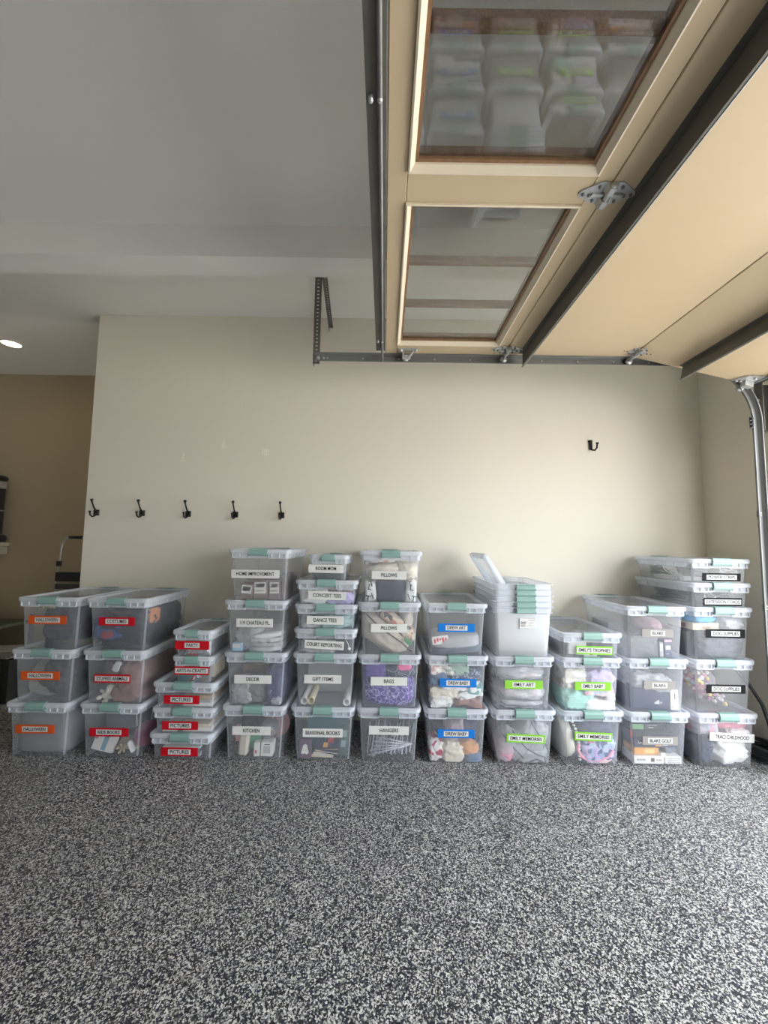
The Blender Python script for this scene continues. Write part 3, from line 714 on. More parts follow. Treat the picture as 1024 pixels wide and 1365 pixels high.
# arts and party
carton('arts', 'paint_box', 'teal paint box at left in the ARTS-N-CRAFTS bin', 'box', (-.10, -.035), (.012, .20), (.010, .10), TEALC)
for i in range(4):
    B = BINS['arts']; b = MB()
    b.lathe([(.017, 0), (.018, .004), (.018, .085), (.010, .095), (.009, .115), (.0085, .118)], 12, cap0=True, cap1=True)
    o = b.obj('paint_bottle', CREAMC, None, loc=(B.x+.082, B.y-.06+i*.048, B.z+.012))
    tag(o, ('frontmost', 'second', 'third', 'rearmost')[i]+' beige paint bottle along the right side of the ARTS-N-CRAFTS bin', 'bottle', 'paint bottles')
for i in range(5):
    B = BINS['arts']; b = MB()
    M = Matrix.Translation((B.x-.02+i*.014, B.y+front(B, .03)+.012+.004*i, B.z+.016+.004*i)) @ Matrix.Rotation(math.radians(35-20*i), 4, 'Y')
    b.tube([M @ Vector((0, 0, 0)), M @ Vector((0, 0, .05))], .005, 8)
    o = b.obj('marker', [RED, WHITEF, DENIM, WHITEF, PINK][i]); tag(o, ['red', 'first white', 'blue', 'second white', 'pink'][i]+' marker pen at the front of the ARTS-N-CRAFTS bin', 'marker', 'loose markers')
heap('party', 'foil_banner', 'crumpled silver foil banner in the PARTY bin', 'banner', (.02, .16, .05), (.09, .15, .045), solid('silver_foil', (.55, .55, .56), .25, metal=.8, var=.2, nscale=30), 21, .025, freq=5)
heap('party', 'red_ribbon', 'small red ribbon at the front of the PARTY bin', 'ribbon', (.0, .012, .018), (.03, .012, .008), RED, 22, .006, n=8)
# kitchen
carton('kit', 'towel_roll', 'tall ivory paper roll packet in the KITCHEN bin', 'packet', (-.112, -.05), (.02, .08), (.008, .165), CREAM, rot=(0, 4, 0), bev=.014)
carton('kit', 'striped_packet', 'red striped packet behind the ivory roll in the KITCHEN bin', 'packet', (-.135, -.105), (.05, .10), (.09, .18), patterned('red_stripe', [(.6, .55, .5), (.5, .08, .12)], 40, 'X'), rot=(0, -8, 0))
carton('kit', 'green_carton', 'green carton lying in the KITCHEN bin', 'carton', (-.05, .02), (.06, .16), (.04, .13), BOXG, rot=(0, 0, 6))
carton('kit', 'small_carton', 'narrow white carton with red dot in the KITCHEN bin', 'carton', (-.005, .032), (.02, .07), (.01, .095), BOXW, patches=(('dot', REDC, .003, .014, .03, .048),))
carton('kit', 'barcode_carton', 'white carton with barcode panel in the KITCHEN bin', 'carton', (.038, .115), (.02, .09), (.012, .098), BOXW, rot=(0, 2, 0), patches=(('barcode', BARS, .055, .10, .03, .075), ('print_line', BOXD, .06, .095, .082, .088)))
heap('kit', 'glass_jar', 'clear wrapped jar above the barcode carton in the KITCHEN bin', 'jar', (.075, .10, .155), (.05, .06, .055), CRYS, 23, .006, n=10, kexp=2.4)
t = thing('pink_plate', 'dusty pink plate standing at the back of the KITCHEN bin', 'plate', (BINS['kit'].x+.085, BINS['kit'].y-.02, BINS['kit'].z+.13), (math.radians(80), 0, 0))
b = MB(); b.lathe([(.0, .0), (.06, .002), (.09, .012), (.092, .015), (.06, .006), (.0, .004)], 24); b.obj('dish', solid('pink_glaze', (.55, .25, .24), .3), t)
heap('kit', 'dark_cloth', 'dark cloth at the back of the KITCHEN bin', 'cloth', (-.02, .36, .10), (.15, .12, .09), CHAR, 24, .02)
# decor
heap('dec', 'wrapped_ornament', 'clear crumpled wrap bundle at left in the DECOR bin', 'ornament', (-.095, .09, .08), (.062, .07, .072), SILK, 25, .018, freq=5)
heap('dec', 'grey_pouch', 'grey cloth pouch in the middle of the DECOR bin', 'pouch', (.005, .11, .075), (.06, .08, .07), fab('warm_grey', (.24, .22, .21)), 26, .014)
heap('dec', 'purple_cloth', 'dark purple-navy cloth at right in the DECOR bin', 'cloth', (.115, .16, .12), (.055, .15, .115), fab('purple_navy', (.035, .035, .11)), 27, .018)
carton('dec', 'wooden_sign', 'plain tan wooden sign board across the DECOR bin', 'sign', (-.15, .13), (.20, .215), (.165, .20), KRAFT)
t = thing('silver_forks', 'pair of small silver decorative forks in the DECOR bin', 'fork', (BINS['dec'].x+.10, BINS['dec'].y+front(BINS['dec'], .1)+.006, BINS['dec'].z+.09))
for k, a in enumerate((-35, -12)):
    b = MB(); M = Matrix.Rotation(math.radians(-a), 4, 'Y')
    b.tube([M @ Vector((0, 0, -.02)), M @ Vector((0, 0, .045))], .0028, 6)
    for q in (-1, 0, 1): b.tube([M @ Vector((q*.005, 0, .03)), M @ Vector((q*.007, 0, .055))], .0018, 6)
    b.obj('tine_set', GALV, t)
heap('dec', 'silver_star', 'crumpled silver star ornament low at right in the DECOR bin', 'ornament', (.135, .02, .03), (.025, .016, .022), SILK, 28, .012, n=10, freq=8)
# 119 chateau
for i in range(4):
    heap('cha', 'folded_sheet', ['lowest', 'second', 'third', 'topmost'][i]+' folded grey linen sheet stacked in the CHATEAU bin', 'linen', (.055, .17, .022+i*.03), (.115, .16, .017), [LTGREY, fab('linen_grey', (.42, .42, .43)), LTGREY, WHITEF][i], 30+i, .010, rot=(0, (-2, 1, -2, -5)[i], 0), layers=1, group='folded linen')
heap('cha', 'clear_wrap', 'clear plastic wrap rising behind the linen in the CHATEAU bin', 'wrap', (-.05, .16, .10), (.09, .12, .075), SILK, 35, .02, rot=(0, -25, 0), freq=4)
carton('cha', 'tissue_box', 'pale blue box at lower left in the CHATEAU bin', 'box', (-.155, -.09), (.010, .10), (.008, .06), LTBLUE, patches=(('print', BOXW, -.15, -.10, .03, .055),))
# home improvement
for i, (u0, u1, h, w0, r) in enumerate(((-.135, -.055, .105, .01, 5), (-.045, .045, .125, .01, -2), (.055, .13, .125, .01, -2))):
    carton('home', 'hardware_box', ['left', 'middle', 'right'][i]+' dark mauve hardware box with white barcode sticker, HOME IMPROVEMENT bin', 'box', (u0, u1), (.012+.01*i, .12), (w0, w0+h), BOXM, rot=(0, r, 0),
           patches=(('sticker', BOXW, u0+.006, u1-.008, w0+.04, w0+h-.012), ('barcode', BARS, u0+.014, u1-.016, w0+h-.045, w0+h-.02), ('print_line', GREYC, u0+.014, u1-.02, w0+.055, w0+.060)), group='hardware boxes')
carton('home', 'dark_case', 'dark case lying across the hardware boxes in the HOME IMPROVEMENT bin', 'case', (-.10, .03), (.03, .14), (.139, .172), BOXM)
carton('home', 'tall_box', 'tall mauve box at right rear of the HOME IMPROVEMENT bin', 'box', (.135, .17), (.05, .22), (.008, .18), BOXM)
carton('home', 'flat_box', 'flat grey box along the back of the HOME IMPROVEMENT bin', 'box', (-.15, .15), (.3, .45), (.008, .14), GREYC)
# seasonal books
book('sea', 'tall dark teal book standing at the back of the SEASONAL BOOKS bin', (-.13, .15), (.15, .18), (.008, .26), TEALC, rot=(-6, 0, 0), lying=False, patches=(('title_block', KRAFT, -.06, -.01, .245, .262, 'f'),))
book('sea', 'dark book with red and orange cover art lying open-faced in the SEASONAL BOOKS bin', (-.055, .11), (.02, .16), (.062, .084), BOXN, rot=(24, 5, -6), patches=(('cover_art', REDC, .02, .06, .085, .125, 't'), ('cover_art', BOXO, .0, .03, .045, .08, 't'), ('cover_art', BOXW, .03, .05, .11, .14, 't')))
for i in range(3):
    book('sea', ['lowest', 'middle', 'upper'][i]+' cream paged book under the dark book in the SEASONAL BOOKS bin', (-.07+.01*i, .07+.012*i), (.025, .17), (.009+.017*i, .025+.017*i), [CREAMC, BOXW, KRAFT][i], rot=(0, 0, 3*i-4), group='stacked seasonal books')
t = book('sea', 'small purple book with a white ghost shape at left of the SEASONAL BOOKS bin', (-.155, -.075), (.012, .03), (.008, .12), PURP, rot=(-4, 0, 0), lying=False)
b = MB(); b.add([(-.025, -.0105, .03), (-.012, -.0105, .024), (.0, -.0105, .030), (.012, -.0105, .022), (.026, -.0105, .034), (.018, -.0105, .055), (.014, -.0105, .078), (0, -.0105, .085), (-.014, -.0105, .076), (-.018, -.0105, .055)], [tuple(range(10))]); b.obj('ghost_print', BOXW, t)
book('sea', 'slim dark green book upright at right in the SEASONAL BOOKS bin', (.095, .145), (.05, .065), (.01, .19), solid('forest_cover', (.04, .09, .09), .5), rot=(-8, 6, 0), lying=False, patches=(('cover_art', solid('pale_teal_print', (.25, .38, .38), .5), .105, .135, .06, .10, 'f'), ('cover_art', MATS['pale_teal_print'], .105, .135, .12, .16, 'f')))
# gift items: wrapping rolls
for i, (u, w, tw, lb) in enumerate(((-.132, .034, .0, 'leftmost'), (-.088, .036, -.02, 'second'), (.143, .030, 0, 'rightmost'))):
    B = BINS['gift']; t = thing('wrapping_tube', lb+' white wrapping-paper tube end-on in the GIFT ITEMS bin', 'tube', (B.x+u, B.y+front(B, .03)+.006, B.z+w), group='wrapping tubes')
    M = Matrix.Rotation(math.radians(-90), 4, 'X') @ Matrix.Rotation(tw, 4, 'Y')
    b = MB(); b.lathe([(.0225, .46), (.0225, .006), (.018, .004), (.018, .46)], 20, M=M); b.obj('paper_roll', BOXW if i != 1 else CREAMC, t)
    b = MB(); b.lathe([(.0235, .008), (.0235, .0), (.0175, .0), (.0175, .008)], 20, M=M); b.obj('end_cap', solid('cap_yellow', (.72, .68, .40), .5) if i == 1 else BOXW, t)
carton('gift', 'gift_box', 'flat grey gift box behind the tubes in the GIFT ITEMS bin', 'box', (-.155, .155), (.24, .47), (.010, .25), GREYC)
# court reporting / dance / concert / room mom
carton('court', 'steno_machine', 'dark steno machine at right in the COURT REPORTING bin', 'machine', (.055, .165), (.03, .25), (.008, .10), BOXD, rot=(0, 0, -6), bev=.01, patches=(('key_row', GREYC, .07, .15, .06, .2, 't'),))
heap('court', 'clear_bag', 'crumpled clear bag at the front of the COURT REPORTING bin', 'bag', (-.05, .10, .045), (.11, .10, .04), SILK, 41, .018, freq=6)
carton('court', 'paper_pads', 'black and white steno pads at left in the COURT REPORTING bin', 'pad', (-.155, -.06), (.10, .3), (.09, .125), BOXW, patches=(('binding', BOXD, -.15, -.10, .095, .115),))
t = thing('earbud_cord', 'thin white cord with a round bud in the COURT REPORTING bin', 'cord', (BINS['court'].x+.12, BINS['court'].y+front(BINS['court'], .1)+.006, BINS['court'].z+.04))
b = MB(); b.tube([(-.06, .0, .085), (-.02, 0, .08), (.01, 0, .06), (.028, 0, .03), (.034, 0, .005)], .0022, 6); b.obj('wire', BOXW, t)
b = MB(); b.lathe([(.0001, -.01), (.008, -.007), (.0105, 0), (.008, .007), (.0001, .01)], 12, M=Matrix.Translation((.035, 0, 0))); b.obj('bud', BOXW, t)
heap('dance', 'teal_tshirt', 'folded teal dance shirts at the right of the DANCE TEES bin', 'shirt', (.06, .17, .055), (.10, .16, .045), fab('grey_teal', (.30, .42, .42)), 42, .028, layers=3)
heap('dance', 'dark_tshirt', 'dark green shirt under the lid of the DANCE TEES bin', 'shirt', (-.02, .10, .115), (.10, .09, .022), fab('dark_teal', (.04, .10, .10)), 43, .014)
heap('dance', 'white_tshirt', 'pale grey shirt at the left of the DANCE TEES bin', 'shirt', (-.10, .12, .045), (.065, .11, .035), LTGREY, 44, .016)
heap('conc', 'white_tshirt', 'white shirt at the left of the CONCERT TEES bin', 'shirt', (-.08, .13, .055), (.085, .12, .045), WHITEF, 45, .024)
heap('conc', 'lavender_tshirt', 'lavender shirt at the right of the CONCERT TEES bin', 'shirt', (.07, .14, .045), (.095, .13, .035), LAV, 46, .024)
heap('conc', 'printed_tshirt', 'brown printed shirt under the lid of the CONCERT TEES bin', 'shirt', (.08, .13, .105), (.085, .11, .025), patterned('brown_print', [(.20, .14, .10), (.55, .48, .40), (.10, .09, .09)], 30), 47, .012)
carton('room', 'file_box', 'dark grey file box inside the ROOM MOM bin', 'box', (-.105, .10), (.02, .30), (.010, .05), BOXD)
carton('room', 'paper_stack', 'grey paper stack on the file box in the ROOM MOM bin', 'paper', (-.10, .095), (.025, .30), (.052, .11), GREYC)
# hangers
HANG = hazy('clear_hanger_plastic', .70, tint=(.9, .92, .94), gloss=2.0, rough=.08, trans=.25)
random.seed(11)
places = ['leftmost', 'second', 'third', 'fourth', 'fifth', 'sixth', 'seventh', 'eighth', 'ninth', 'tenth', 'eleventh', 'rightmost']
for i in range(12):
    B = BINS['hang']; u = -.135+.025*i
    t = thing('clothes_hanger', places[i]+' clear plastic hanger of the row standing in the HANGERS bin', 'hanger', (B.x+u, B.y+front(B, .02)+.03+.012*(i % 3), B.z+.02), (math.radians(random.uniform(-3, 3)), math.radians(random.uniform(-9, 14)), math.radians(80+random.uniform(-8, 8))), 'clear hangers')
    b = MB(); b.tube([(0, 0, .015), (.02, 0, .0), (.34, 0, .0), (.36, 0, .015), (.20, 0, .13), (.18, 0, .145), (.16, 0, .13)], .0050, 6, closed=True); b.obj('frame', HANG, t)
    b = MB(); b.tube([(.18, 0, .145), (.18, 0, .17)]+[(.18+.018*math.sin(a)*-1, 0, .19-.02*math.cos(a)) for a in [math.pi*k/6 for k in range(1, 9)]], .0024, 6); b.obj('hook', GALV, t)
    b = MB(); b.bbox(.03, .05, -.007, .007, -.008, .03, .002); b.bbox(.29, .31, -.007, .007, -.008, .03, .002); b.obj('clips', CRYS, t)
for i in range(5):
    B = BINS['hang']
    t = thing('skirt_hanger', ['lowest', 'second', 'third', 'fourth', 'topmost'][i]+' clear skirt hanger laid crosswise at the HANGERS bin front', 'hanger', (B.x-.13+.012*i, B.y+front(B, .05)+.012+.006*i, B.z+.035+.026*i), (0, math.radians(-14+6*i), 0), 'crosswise hangers')
    b = MB(); b.tube([(0, 0, 0), (.24, 0, .0)], .0042, 8); b.obj('bar', HANG, t)
    b = MB(); b.tube([(.12, 0, 0), (.12, 0, .02), (.135, 0, .035), (.12, 0, .048), (.108, 0, .038)], .0022, 6); b.obj('hook', GALV, t)
    for q in (.02, .19):
        b = MB(); b.bbox(q, q+.028, -.006, .006, -.02, .012, .003); b.obj('clip', CRYS, t)
# bags
heap('bags', 'paisley_bag', 'purple quilted paisley bag filling the BAGS bin', 'bag', (-.0, .16, .105), (.165, .16, .10), patterned('paisley', [(.55, .50, .68), (.12, .08, .32), (.075, .05, .22)], 34, 'edges', widths=[0, .10, .55]), 51, .010)
heap('bags', 'purple_tote', 'deep purple tote at upper left in the BAGS bin', 'bag', (-.10, .12, .235), (.07, .12, .05), fab('deep_purple', (.10, .06, .26)), 52, .012)
heap('bags', 'navy_tote', 'navy tote with pale pattern at upper right in the BAGS bin', 'bag', (.075, .13, .235), (.095, .12, .045), patterned('navy_lattice', [(.45, .46, .5), (.03, .045, .08), (.03, .04, .07)], 14, 'edges', widths=[0, .05, .5]), 53, .008)
heap('bags', 'pink_pouch', 'hot pink pouch under the lid of the BAGS bin', 'pouch', (.095, .02, .262), (.045, .02, .02), fab('hot_pink', (.75, .16, .34)), 54, .006, n=8)
# pillows
p = heap('pil', 'beige_pillow', 'beige pillow with dark piping slanting through the lower PILLOWS bin', 'pillow', (-.035, .16, .125), (.19, .15, .095), BEIGE, 55, .010, rot=(0, 33, 0), kexp=2.6, n=18)
B = BINS['pil']; yf = B.y+front(B, .15)+.002
b = MB(); b.tube([Vector((B.x+x, yf, B.z+z))-p.location for x, z in ((-.150, .262), (-.10, .215), (-.04, .165), (.02, .125), (.08, .085), (.12, .05), (.148, .03))], .0042, 8); b.obj('piping', solid('dark_piping', (.07, .045, .04), .7), p)
q = heap('pil', 'embroidered_pillow', 'colourful embroidered pillow above the beige one in the lower PILLOWS bin', 'pillow', (.055, .14, .185), (.17, .12, .045), patterned('embroidery', [(.60, .50, .40), (.62, .20, .18), (.55, .46, .36), (.12, .10, .10), (.70, .36, .28), (.58, .50, .42)], 30), 56, .008, rot=(0, 36, 0), kexp=2.8)
heap('pil', 'green_leaf_patch', None, None, (.125, .006, .09), (.028, .006, .012), fab('leaf_green', (.04, .24, .10)), 57, .003, rot=(0, 45, 0), n=8, parent=q)
heap('pil', 'cream_pillow', 'cream pillow at upper right in the lower PILLOWS bin', 'pillow', (.12, .22, .22), (.045, .16, .075), IVORY, 58, .006, kexp=2.6)
heap('pil2', 'ivory_pillow', 'ivory pillow bulging across the top of the upper PILLOWS bin', 'pillow', (-.05, .16, .205), (.13, .16, .058), IVORY, 59, .010, kexp=2.6, n=18)
heap('pil2', 'ivory_pillow', 'second ivory pillow at upper right of the upper PILLOWS bin', 'pillow', (.105, .17, .21), (.08, .16, .055), CREAM, 60, .010, kexp=2.6)
heap('pil2', 'navy_pillow', 'navy pillow in the middle of the upper PILLOWS bin', 'pillow', (.0, .14, .078), (.105, .14, .075), NAVY, 61, .004, kexp=6)
for s, wd in ((-1, 'left'), (1, 'right')):
    lp = heap('pil2', 'letter_pillow', 'white pillow printed with dark letters at lower '+wd+' of the upper PILLOWS bin', 'pillow', (s*.135, .14, .075), (.045, .14, .072), WHITEF, 62+s, .005, kexp=4, rot=(0, s*6, 0))
    B = BINS['pil2']
    for ch, x, z, a in (('L', .138, .105, 12), ('I', .120, .045, -20), ('T', .150, .03, 10), ('T', .128, .128, -15)):
        me = text_mesh(ch, .055); me.materials.clear(); me.materials.append(INK)
        put('printed_letter', me, lp, loc=Vector((B.x+s*x, B.y+front(B, z)-.003, B.z+z))-lp.location, rot=(math.radians(90), math.radians(a), 0))
heap('pil2', 'print_scarf', 'black and white print cloth under the lid of the upper PILLOWS bin', 'cloth', (-.07, .06, .283), (.09, .05, .014), patterned('bw_print', [(.7, .68, .64), (.06, .05, .05), (.6, .3, .25), (.65, .63, .6)], 45), 65, .008, n=10)
# blue label bins
heap('db', 'cream_baby_cloth', 'cream baby clothes heaped low in the floor BABY bin', 'clothes', (-.02, .10, .055), (.055, .09, .055), CREAM, 66, .026)
heap('db', 'red_white_outfit', 'red and white outfit at lower left in the floor BABY bin', 'clothes', (-.125, .07, .07), (.04, .06, .062), patterned('red_white', [(.74, .70, .68), (.72, .68, .66), (.42, .06, .10)], 26), 67, .020)
heap('db', 'tan_bootie', 'tan suede bootie at lower right in the floor BABY bin', 'shoe', (.085, .06, .075), (.065, .045, .035), fab('suede', (.55, .27, .12)), 68, .012, rot=(0, 12, 0), kexp=2.6)
heap('db', 'navy_blanket', 'dark blue blanket at the back of the floor BABY bin', 'blanket', (.03, .30, .12), (.15, .17, .115), fab('slate_blue', (.06, .07, .13)), 69, .018)
heap('db', 'grey_hat', 'mauve-grey knit hat near the top of the floor BABY bin', 'hat', (-.005, .07, .215), (.055, .06, .035), fab('mauve_grey', (.34, .28, .30)), 70, .012)
heap('db', 'blue_socks', 'blue-grey socks at the right of the floor BABY bin', 'socks', (.115, .03, .028), (.045, .025, .022), DENIM, 71, .010, n=10)
rowc = [('white_onesie', 'white crumpled onesie at lower left of the upper blue BABY bin', (-.10, .07, .035), (.065, .07, .030), WHITEF), ('rose_trousers', 'dusty rose trousers at lower right of the upper blue BABY bin', (.085, .06, .04), (.075, .06, .028), BROWNF),
        ('cream_cardigan', 'cream cardigan at left in the upper blue BABY bin', (-.085, .10, .098), (.085, .10, .030), CREAM), ('white_vest', 'white vest folded over the rose trousers in the upper blue BABY bin', (.08, .10, .092), (.09, .10, .022), WHITEF),
        ('teal_bib', 'teal bib at the right wall of the upper blue BABY bin', (.125, .05, .128), (.045, .05, .014), TEALF), ('white_shirt', 'white shirt behind the label of the upper blue BABY bin', (.02, .14, .15), (.13, .14, .026), WHITEF),
        ('slate_blouse', 'slate blue top at left in the upper blue BABY bin', (-.12, .10, .19), (.05, .09, .042), DENIM), ('navy_dotted_top', 'dotted navy top at upper right of the upper blue BABY bin', (.06, .10, .205), (.10, .09, .028), patterned('navy_dots', [(.06, .09, .16), (.05, .08, .14), (.35, .38, .42), (.07, .10, .17)], 90)),
        ('sage_romper', 'sage romper under the lid of the upper blue BABY bin', (.0, .06, .25), (.07, .06, .018), SAGE), ('print_bib', 'pink print bib at upper left of the upper blue BABY bin', (-.09, .05, .25), (.06, .05, .020), patterned('pink_print', [(.70, .60, .56), (.55, .30, .30), (.74, .70, .66)], 40))]
for i, (nm, lb, c, h, mt) in enumerate(rowc): heap('db2', nm, lb, 'clothes', c, h, mt, 80+i, .024, freq=3.6, layers=1 if i % 2 else 0, rot=(0, (-8, 6, 5, -10, 0, 4, 12, -4, 0, 3)[i], 0))
p = heap('da', 'art_portfolio', 'grey zipped art case lying in the blue ART bin', 'case', (.01, .17, .075), (.155, .165, .055), fab('case_grey', (.40, .41, .43), bump=.2), 91, .006, rot=(0, -5, 0), kexp=5)
heap('da', 'case_border', None, None, (.01, .165, .038), (.160, .168, .026), fab('case_slate', (.11, .125, .17)), 92, .003, rot=(0, -5, 0), kexp=6, parent=p)
carton('da', 'scribble_card', 'white card with red scribbles at left of the blue ART bin', 'card', (-.152, -.045), (.006, .009), (.075, .128), BOXW, rot=(0, -8, 0), patches=[('scribble', REDC, -.14+.018*i, -.128+.018*i, .085+.008*(i % 3), .112+.004*(i % 2)) for i in range(5)])
# clear zip garment bags (green label bins)
SEAM = solid('zip_seam', (.10, .11, .13), .5)
def zipbag(key, label, c, half, seed, rot, seam, inner, inmat):
    B = BINS[key]
    h = heap(key, 'zip_bag', label, 'bag', c, half, BAG, seed, .020, rot=rot, freq=4.5, n=16)
    yf = B.y+front(B, c[2])+.002
    b = MB(); b.tube([Vector((B.x+x, yf, B.z+z))-h.location for x, z in seam], .0042, 6); b.obj('zip_seam', SEAM, h)
    if inner: heap(key, 'folded_contents', None, None, inner[0], inner[1], inmat, seed+.5, .016, rot=rot, parent=h)
zipbag('ea', 'lowest clear zip bag lying in the green ART bin', (.0, .20, .035), (.155, .19, .028), 101, (0, 0, 0), [(-.14, .05), (-.10, .03), (0, .024), (.12, .03)], ((0, .2, .035), (.14, .17, .020)), LTGREY)
zipbag('ea', 'middle clear zip bag with pale papers in the green ART bin', (.01, .19, .10), (.155, .18, .040), 102, (0, 2, 0), [(-.15, .125), (-.135, .10), (-.11, .075), (-.03, .070), (.05, .062), (.14, .066)], ((.0, .19, .10), (.14, .165, .030)), patterned('pale_pink_paper', [(.74, .72, .70), (.72, .70, .70), (.70, .45, .46), (.74, .73, .72)], 12))
zipbag('ea', 'topmost clear zip bag in the green ART bin', (.0, .20, .225), (.155, .19, .045), 103, (0, 0, 0), [(-.165, .215), (-.145, .20), (-.05, .193), (.07, .195), (.13, .203), (.165, .222)], ((0, .22, .228), (.14, .165, .030)), LTGREY)
carton('ea', 'rolled_drawing', 'white rolled drawing with red marks at the green ART bin front', 'drawing', (-.01, .13), (.008, .03), (.208, .232), BOXW, rot=(0, -3, 0), bev=.008, patches=(('red_marks', REDC, .02, .09, .220, .226),))
zipbag('em', 'left slanting clear garment bag with pink cloth in the floor MEMORIES bin', (-.10, .16, .10), (.060, .15, .10), 104, (0, 28, 0), [(-.155, .21), (-.12, .17), (-.07, .11), (-.03, .07), (.0, .04)], ((-.105, .10, .06), (.04, .08, .04)), PINK)
zipbag('em', 'middle slanting clear garment bag in the floor MEMORIES bin', (.0, .16, .13), (.055, .15, .13), 105, (0, 35, 0), [(-.07, .21), (-.03, .15), (.02, .10), (.08, .065), (.14, .045)], ((.0, .14, .12), (.035, .10, .09)), LTGREY)
zipbag('em', 'right slanting clear garment bag in the floor MEMORIES bin', (.10, .17, .15), (.06, .15, .12), 106, (0, 22, 0), [(.05, .262), (.09, .20), (.13, .15), (.155, .10)], ((.10, .16, .15), (.04, .11, .09)), LTGREY)
zipbag('em', 'crumpled clear garment bag along the floor of the MEMORIES bin', (.06, .12, .045), (.10, .11, .04), 107, (0, -6, 0), [(.04, .012), (.08, .03), (.13, .02)], ((.05, .14, .045), (.08, .08, .025)), GREYF)
# lace cushion bin
heap('em2', 'lace_cushion', 'white cushion with lace edge at left, beside a floral dress', 'cushion', (-.135, .22, .14), (.05, .21, .135), fab('off_white', (.70, .67, .60)), 111, .008, rot=(0, -10, 0), kexp=3)
B = BINS['em2']; b = MB()
for k in range(12): b.lathe([(.0001, -.008), (.008, -.005), (.010, 0), (.008, .005), (.0001, .008)], 8, M=Matrix.Translation((B.x-.112+.012*math.sin(k*.4)+.005*k, B.y+front(B, .1)+.012, B.z+.262-.021*k)))
tag(b.obj('lace_trim', WHITEF), 'string of white lace beads down the cushion edge', 'lace')
heap('em2', 'floral_dress', 'blue and lilac floral dress filling the lace cushion bin', 'dress', (.05, .15, .10), (.115, .14, .09), patterned('floral', [(.10, .12, .22), (.30, .36, .52), (.50, .42, .62), (.14, .16, .28), (.42, .50, .62)], 42), 112, .026)
heap('em2', 'dark_ribbon', 'dark cloth under the lid of the lace cushion bin', 'cloth', (.04, .12, .22), (.11, .11, .045), fab('dusk_blue', (.10, .11, .16)), 113, .018)
heap('em2', 'lilac_bow', 'lilac ribbon bow on the floral dress', 'ribbon', (.035, .012, .07), (.016, .010, .06), fab('lilac', (.46, .34, .60)), 114, .005, n=8, rot=(0, -14, 0))
heap('em2', 'pink_rosette', 'small pink rosette on the floral dress', 'rosette', (.005, .010, .150), (.022, .010, .014), PINK, 115, .006, n=8)
b = MB(); B = BINS['em2']; b.tube([(B.x+x, B.y+front(B, z)+.006, B.z+z) for x, z in ((-.075, .13), (-.085, .09), (-.06, .05), (-.01, .025), (.05, .028), (.11, .05), (.145, .09))], .009, 8)
tag(b.obj('pink_trim', PINK), 'looping pink trim along the bottom of the floral dress', 'trim')
heap('em2', 'pink_blanket', 'pale pink blanket under the floral dress', 'blanket', (.06, .14, .025), (.10, .13, .020), fab('pale_pink', (.70, .50, .50)), 116, .010)
# green baby bin
heap('eb', 'mint_striped_blanket', 'mint striped blanket at lower left of the green BABY bin', 'blanket', (-.07, .12, .075), (.095, .11, .070), MINTS, 117, .022, rot=(0, 16, 0))
heap('eb', 'cream_print_shirt', 'cream printed shirt at upper left of the green BABY bin', 'shirt', (-.09, .13, .205), (.085, .12, .055), patterned('cream_print', [(.66, .62, .56), (.62, .57, .50), (.50, .45, .38), (.68, .65, .60)], 22), 118, .028)
heap('eb', 'lavender_sweater', 'lavender sweater at upper right of the green BABY bin', 'sweater', (.075, .13, .20), (.085, .12, .045), fab('pale_lavender', (.52, .46, .64)), 119, .028)
heap('eb', 'pink_print_dress', 'pink printed dress in the middle of the green BABY bin', 'dress', (.055, .09, .130), (.09, .08, .030), patterned('pink_floral', [(.72, .58, .58), (.70, .34, .40), (.74, .66, .64), (.5, .56, .66)], 36), 120, .024)
heap('eb', 'white_muslin', 'white muslin cloth at the bottom of the green BABY bin', 'cloth', (.07, .10, .035), (.09, .10, .030), WHITEF, 121, .020)
heap('eb', 'grey_print_hat', 'grey printed hat at lower right of the green BABY bin', 'hat', (.135, .05, .075), (.030, .045, .055), patterned('grey_print', [(.62, .60, .60), (.36, .34, .36), (.66, .65, .65)], 40), 122, .010)
heap('eb', 'red_mitten', 'red cloth at the rear left of the green BABY bin', 'cloth', (-.145, .36, .235), (.03, .06, .03), fab('coral', (.62, .12, .14)), 123, .010, n=10)
# trophies
carton('et', 'trophy_case', 'dark grey case at right in the TROPHIES bin', 'case', (.03, .165), (.02, .30), (.010, .115), BOXD, bev=.006)
carton('et', 'certificate', 'white certificate card at left in the TROPHIES bin', 'card', (-.135, -.02), (.010, .030), (.022, .125), BOXW, rot=(-4, 4, 0))
carton('et', 'award_card', 'white card with round brown seal in the TROPHIES bin', 'card', (-.035, .05), (.004, .010), (.010, .055), BOXW, rot=(0, -4, 0), patches=(('seal', BROWNF, .0, .022, .022, .044),))
heap('et', 'trophy_wrap', 'grey crumpled wrap under the lid of the TROPHIES bin', 'wrap', (.04, .12, .122), (.07, .10, .02), GREYF, 124, .012, n=10)
carton('et', 'long_box', 'long dark box along the left side of the TROPHIES bin', 'box', (-.165, -.14), (.03, .48), (.010, .09), BOXD)
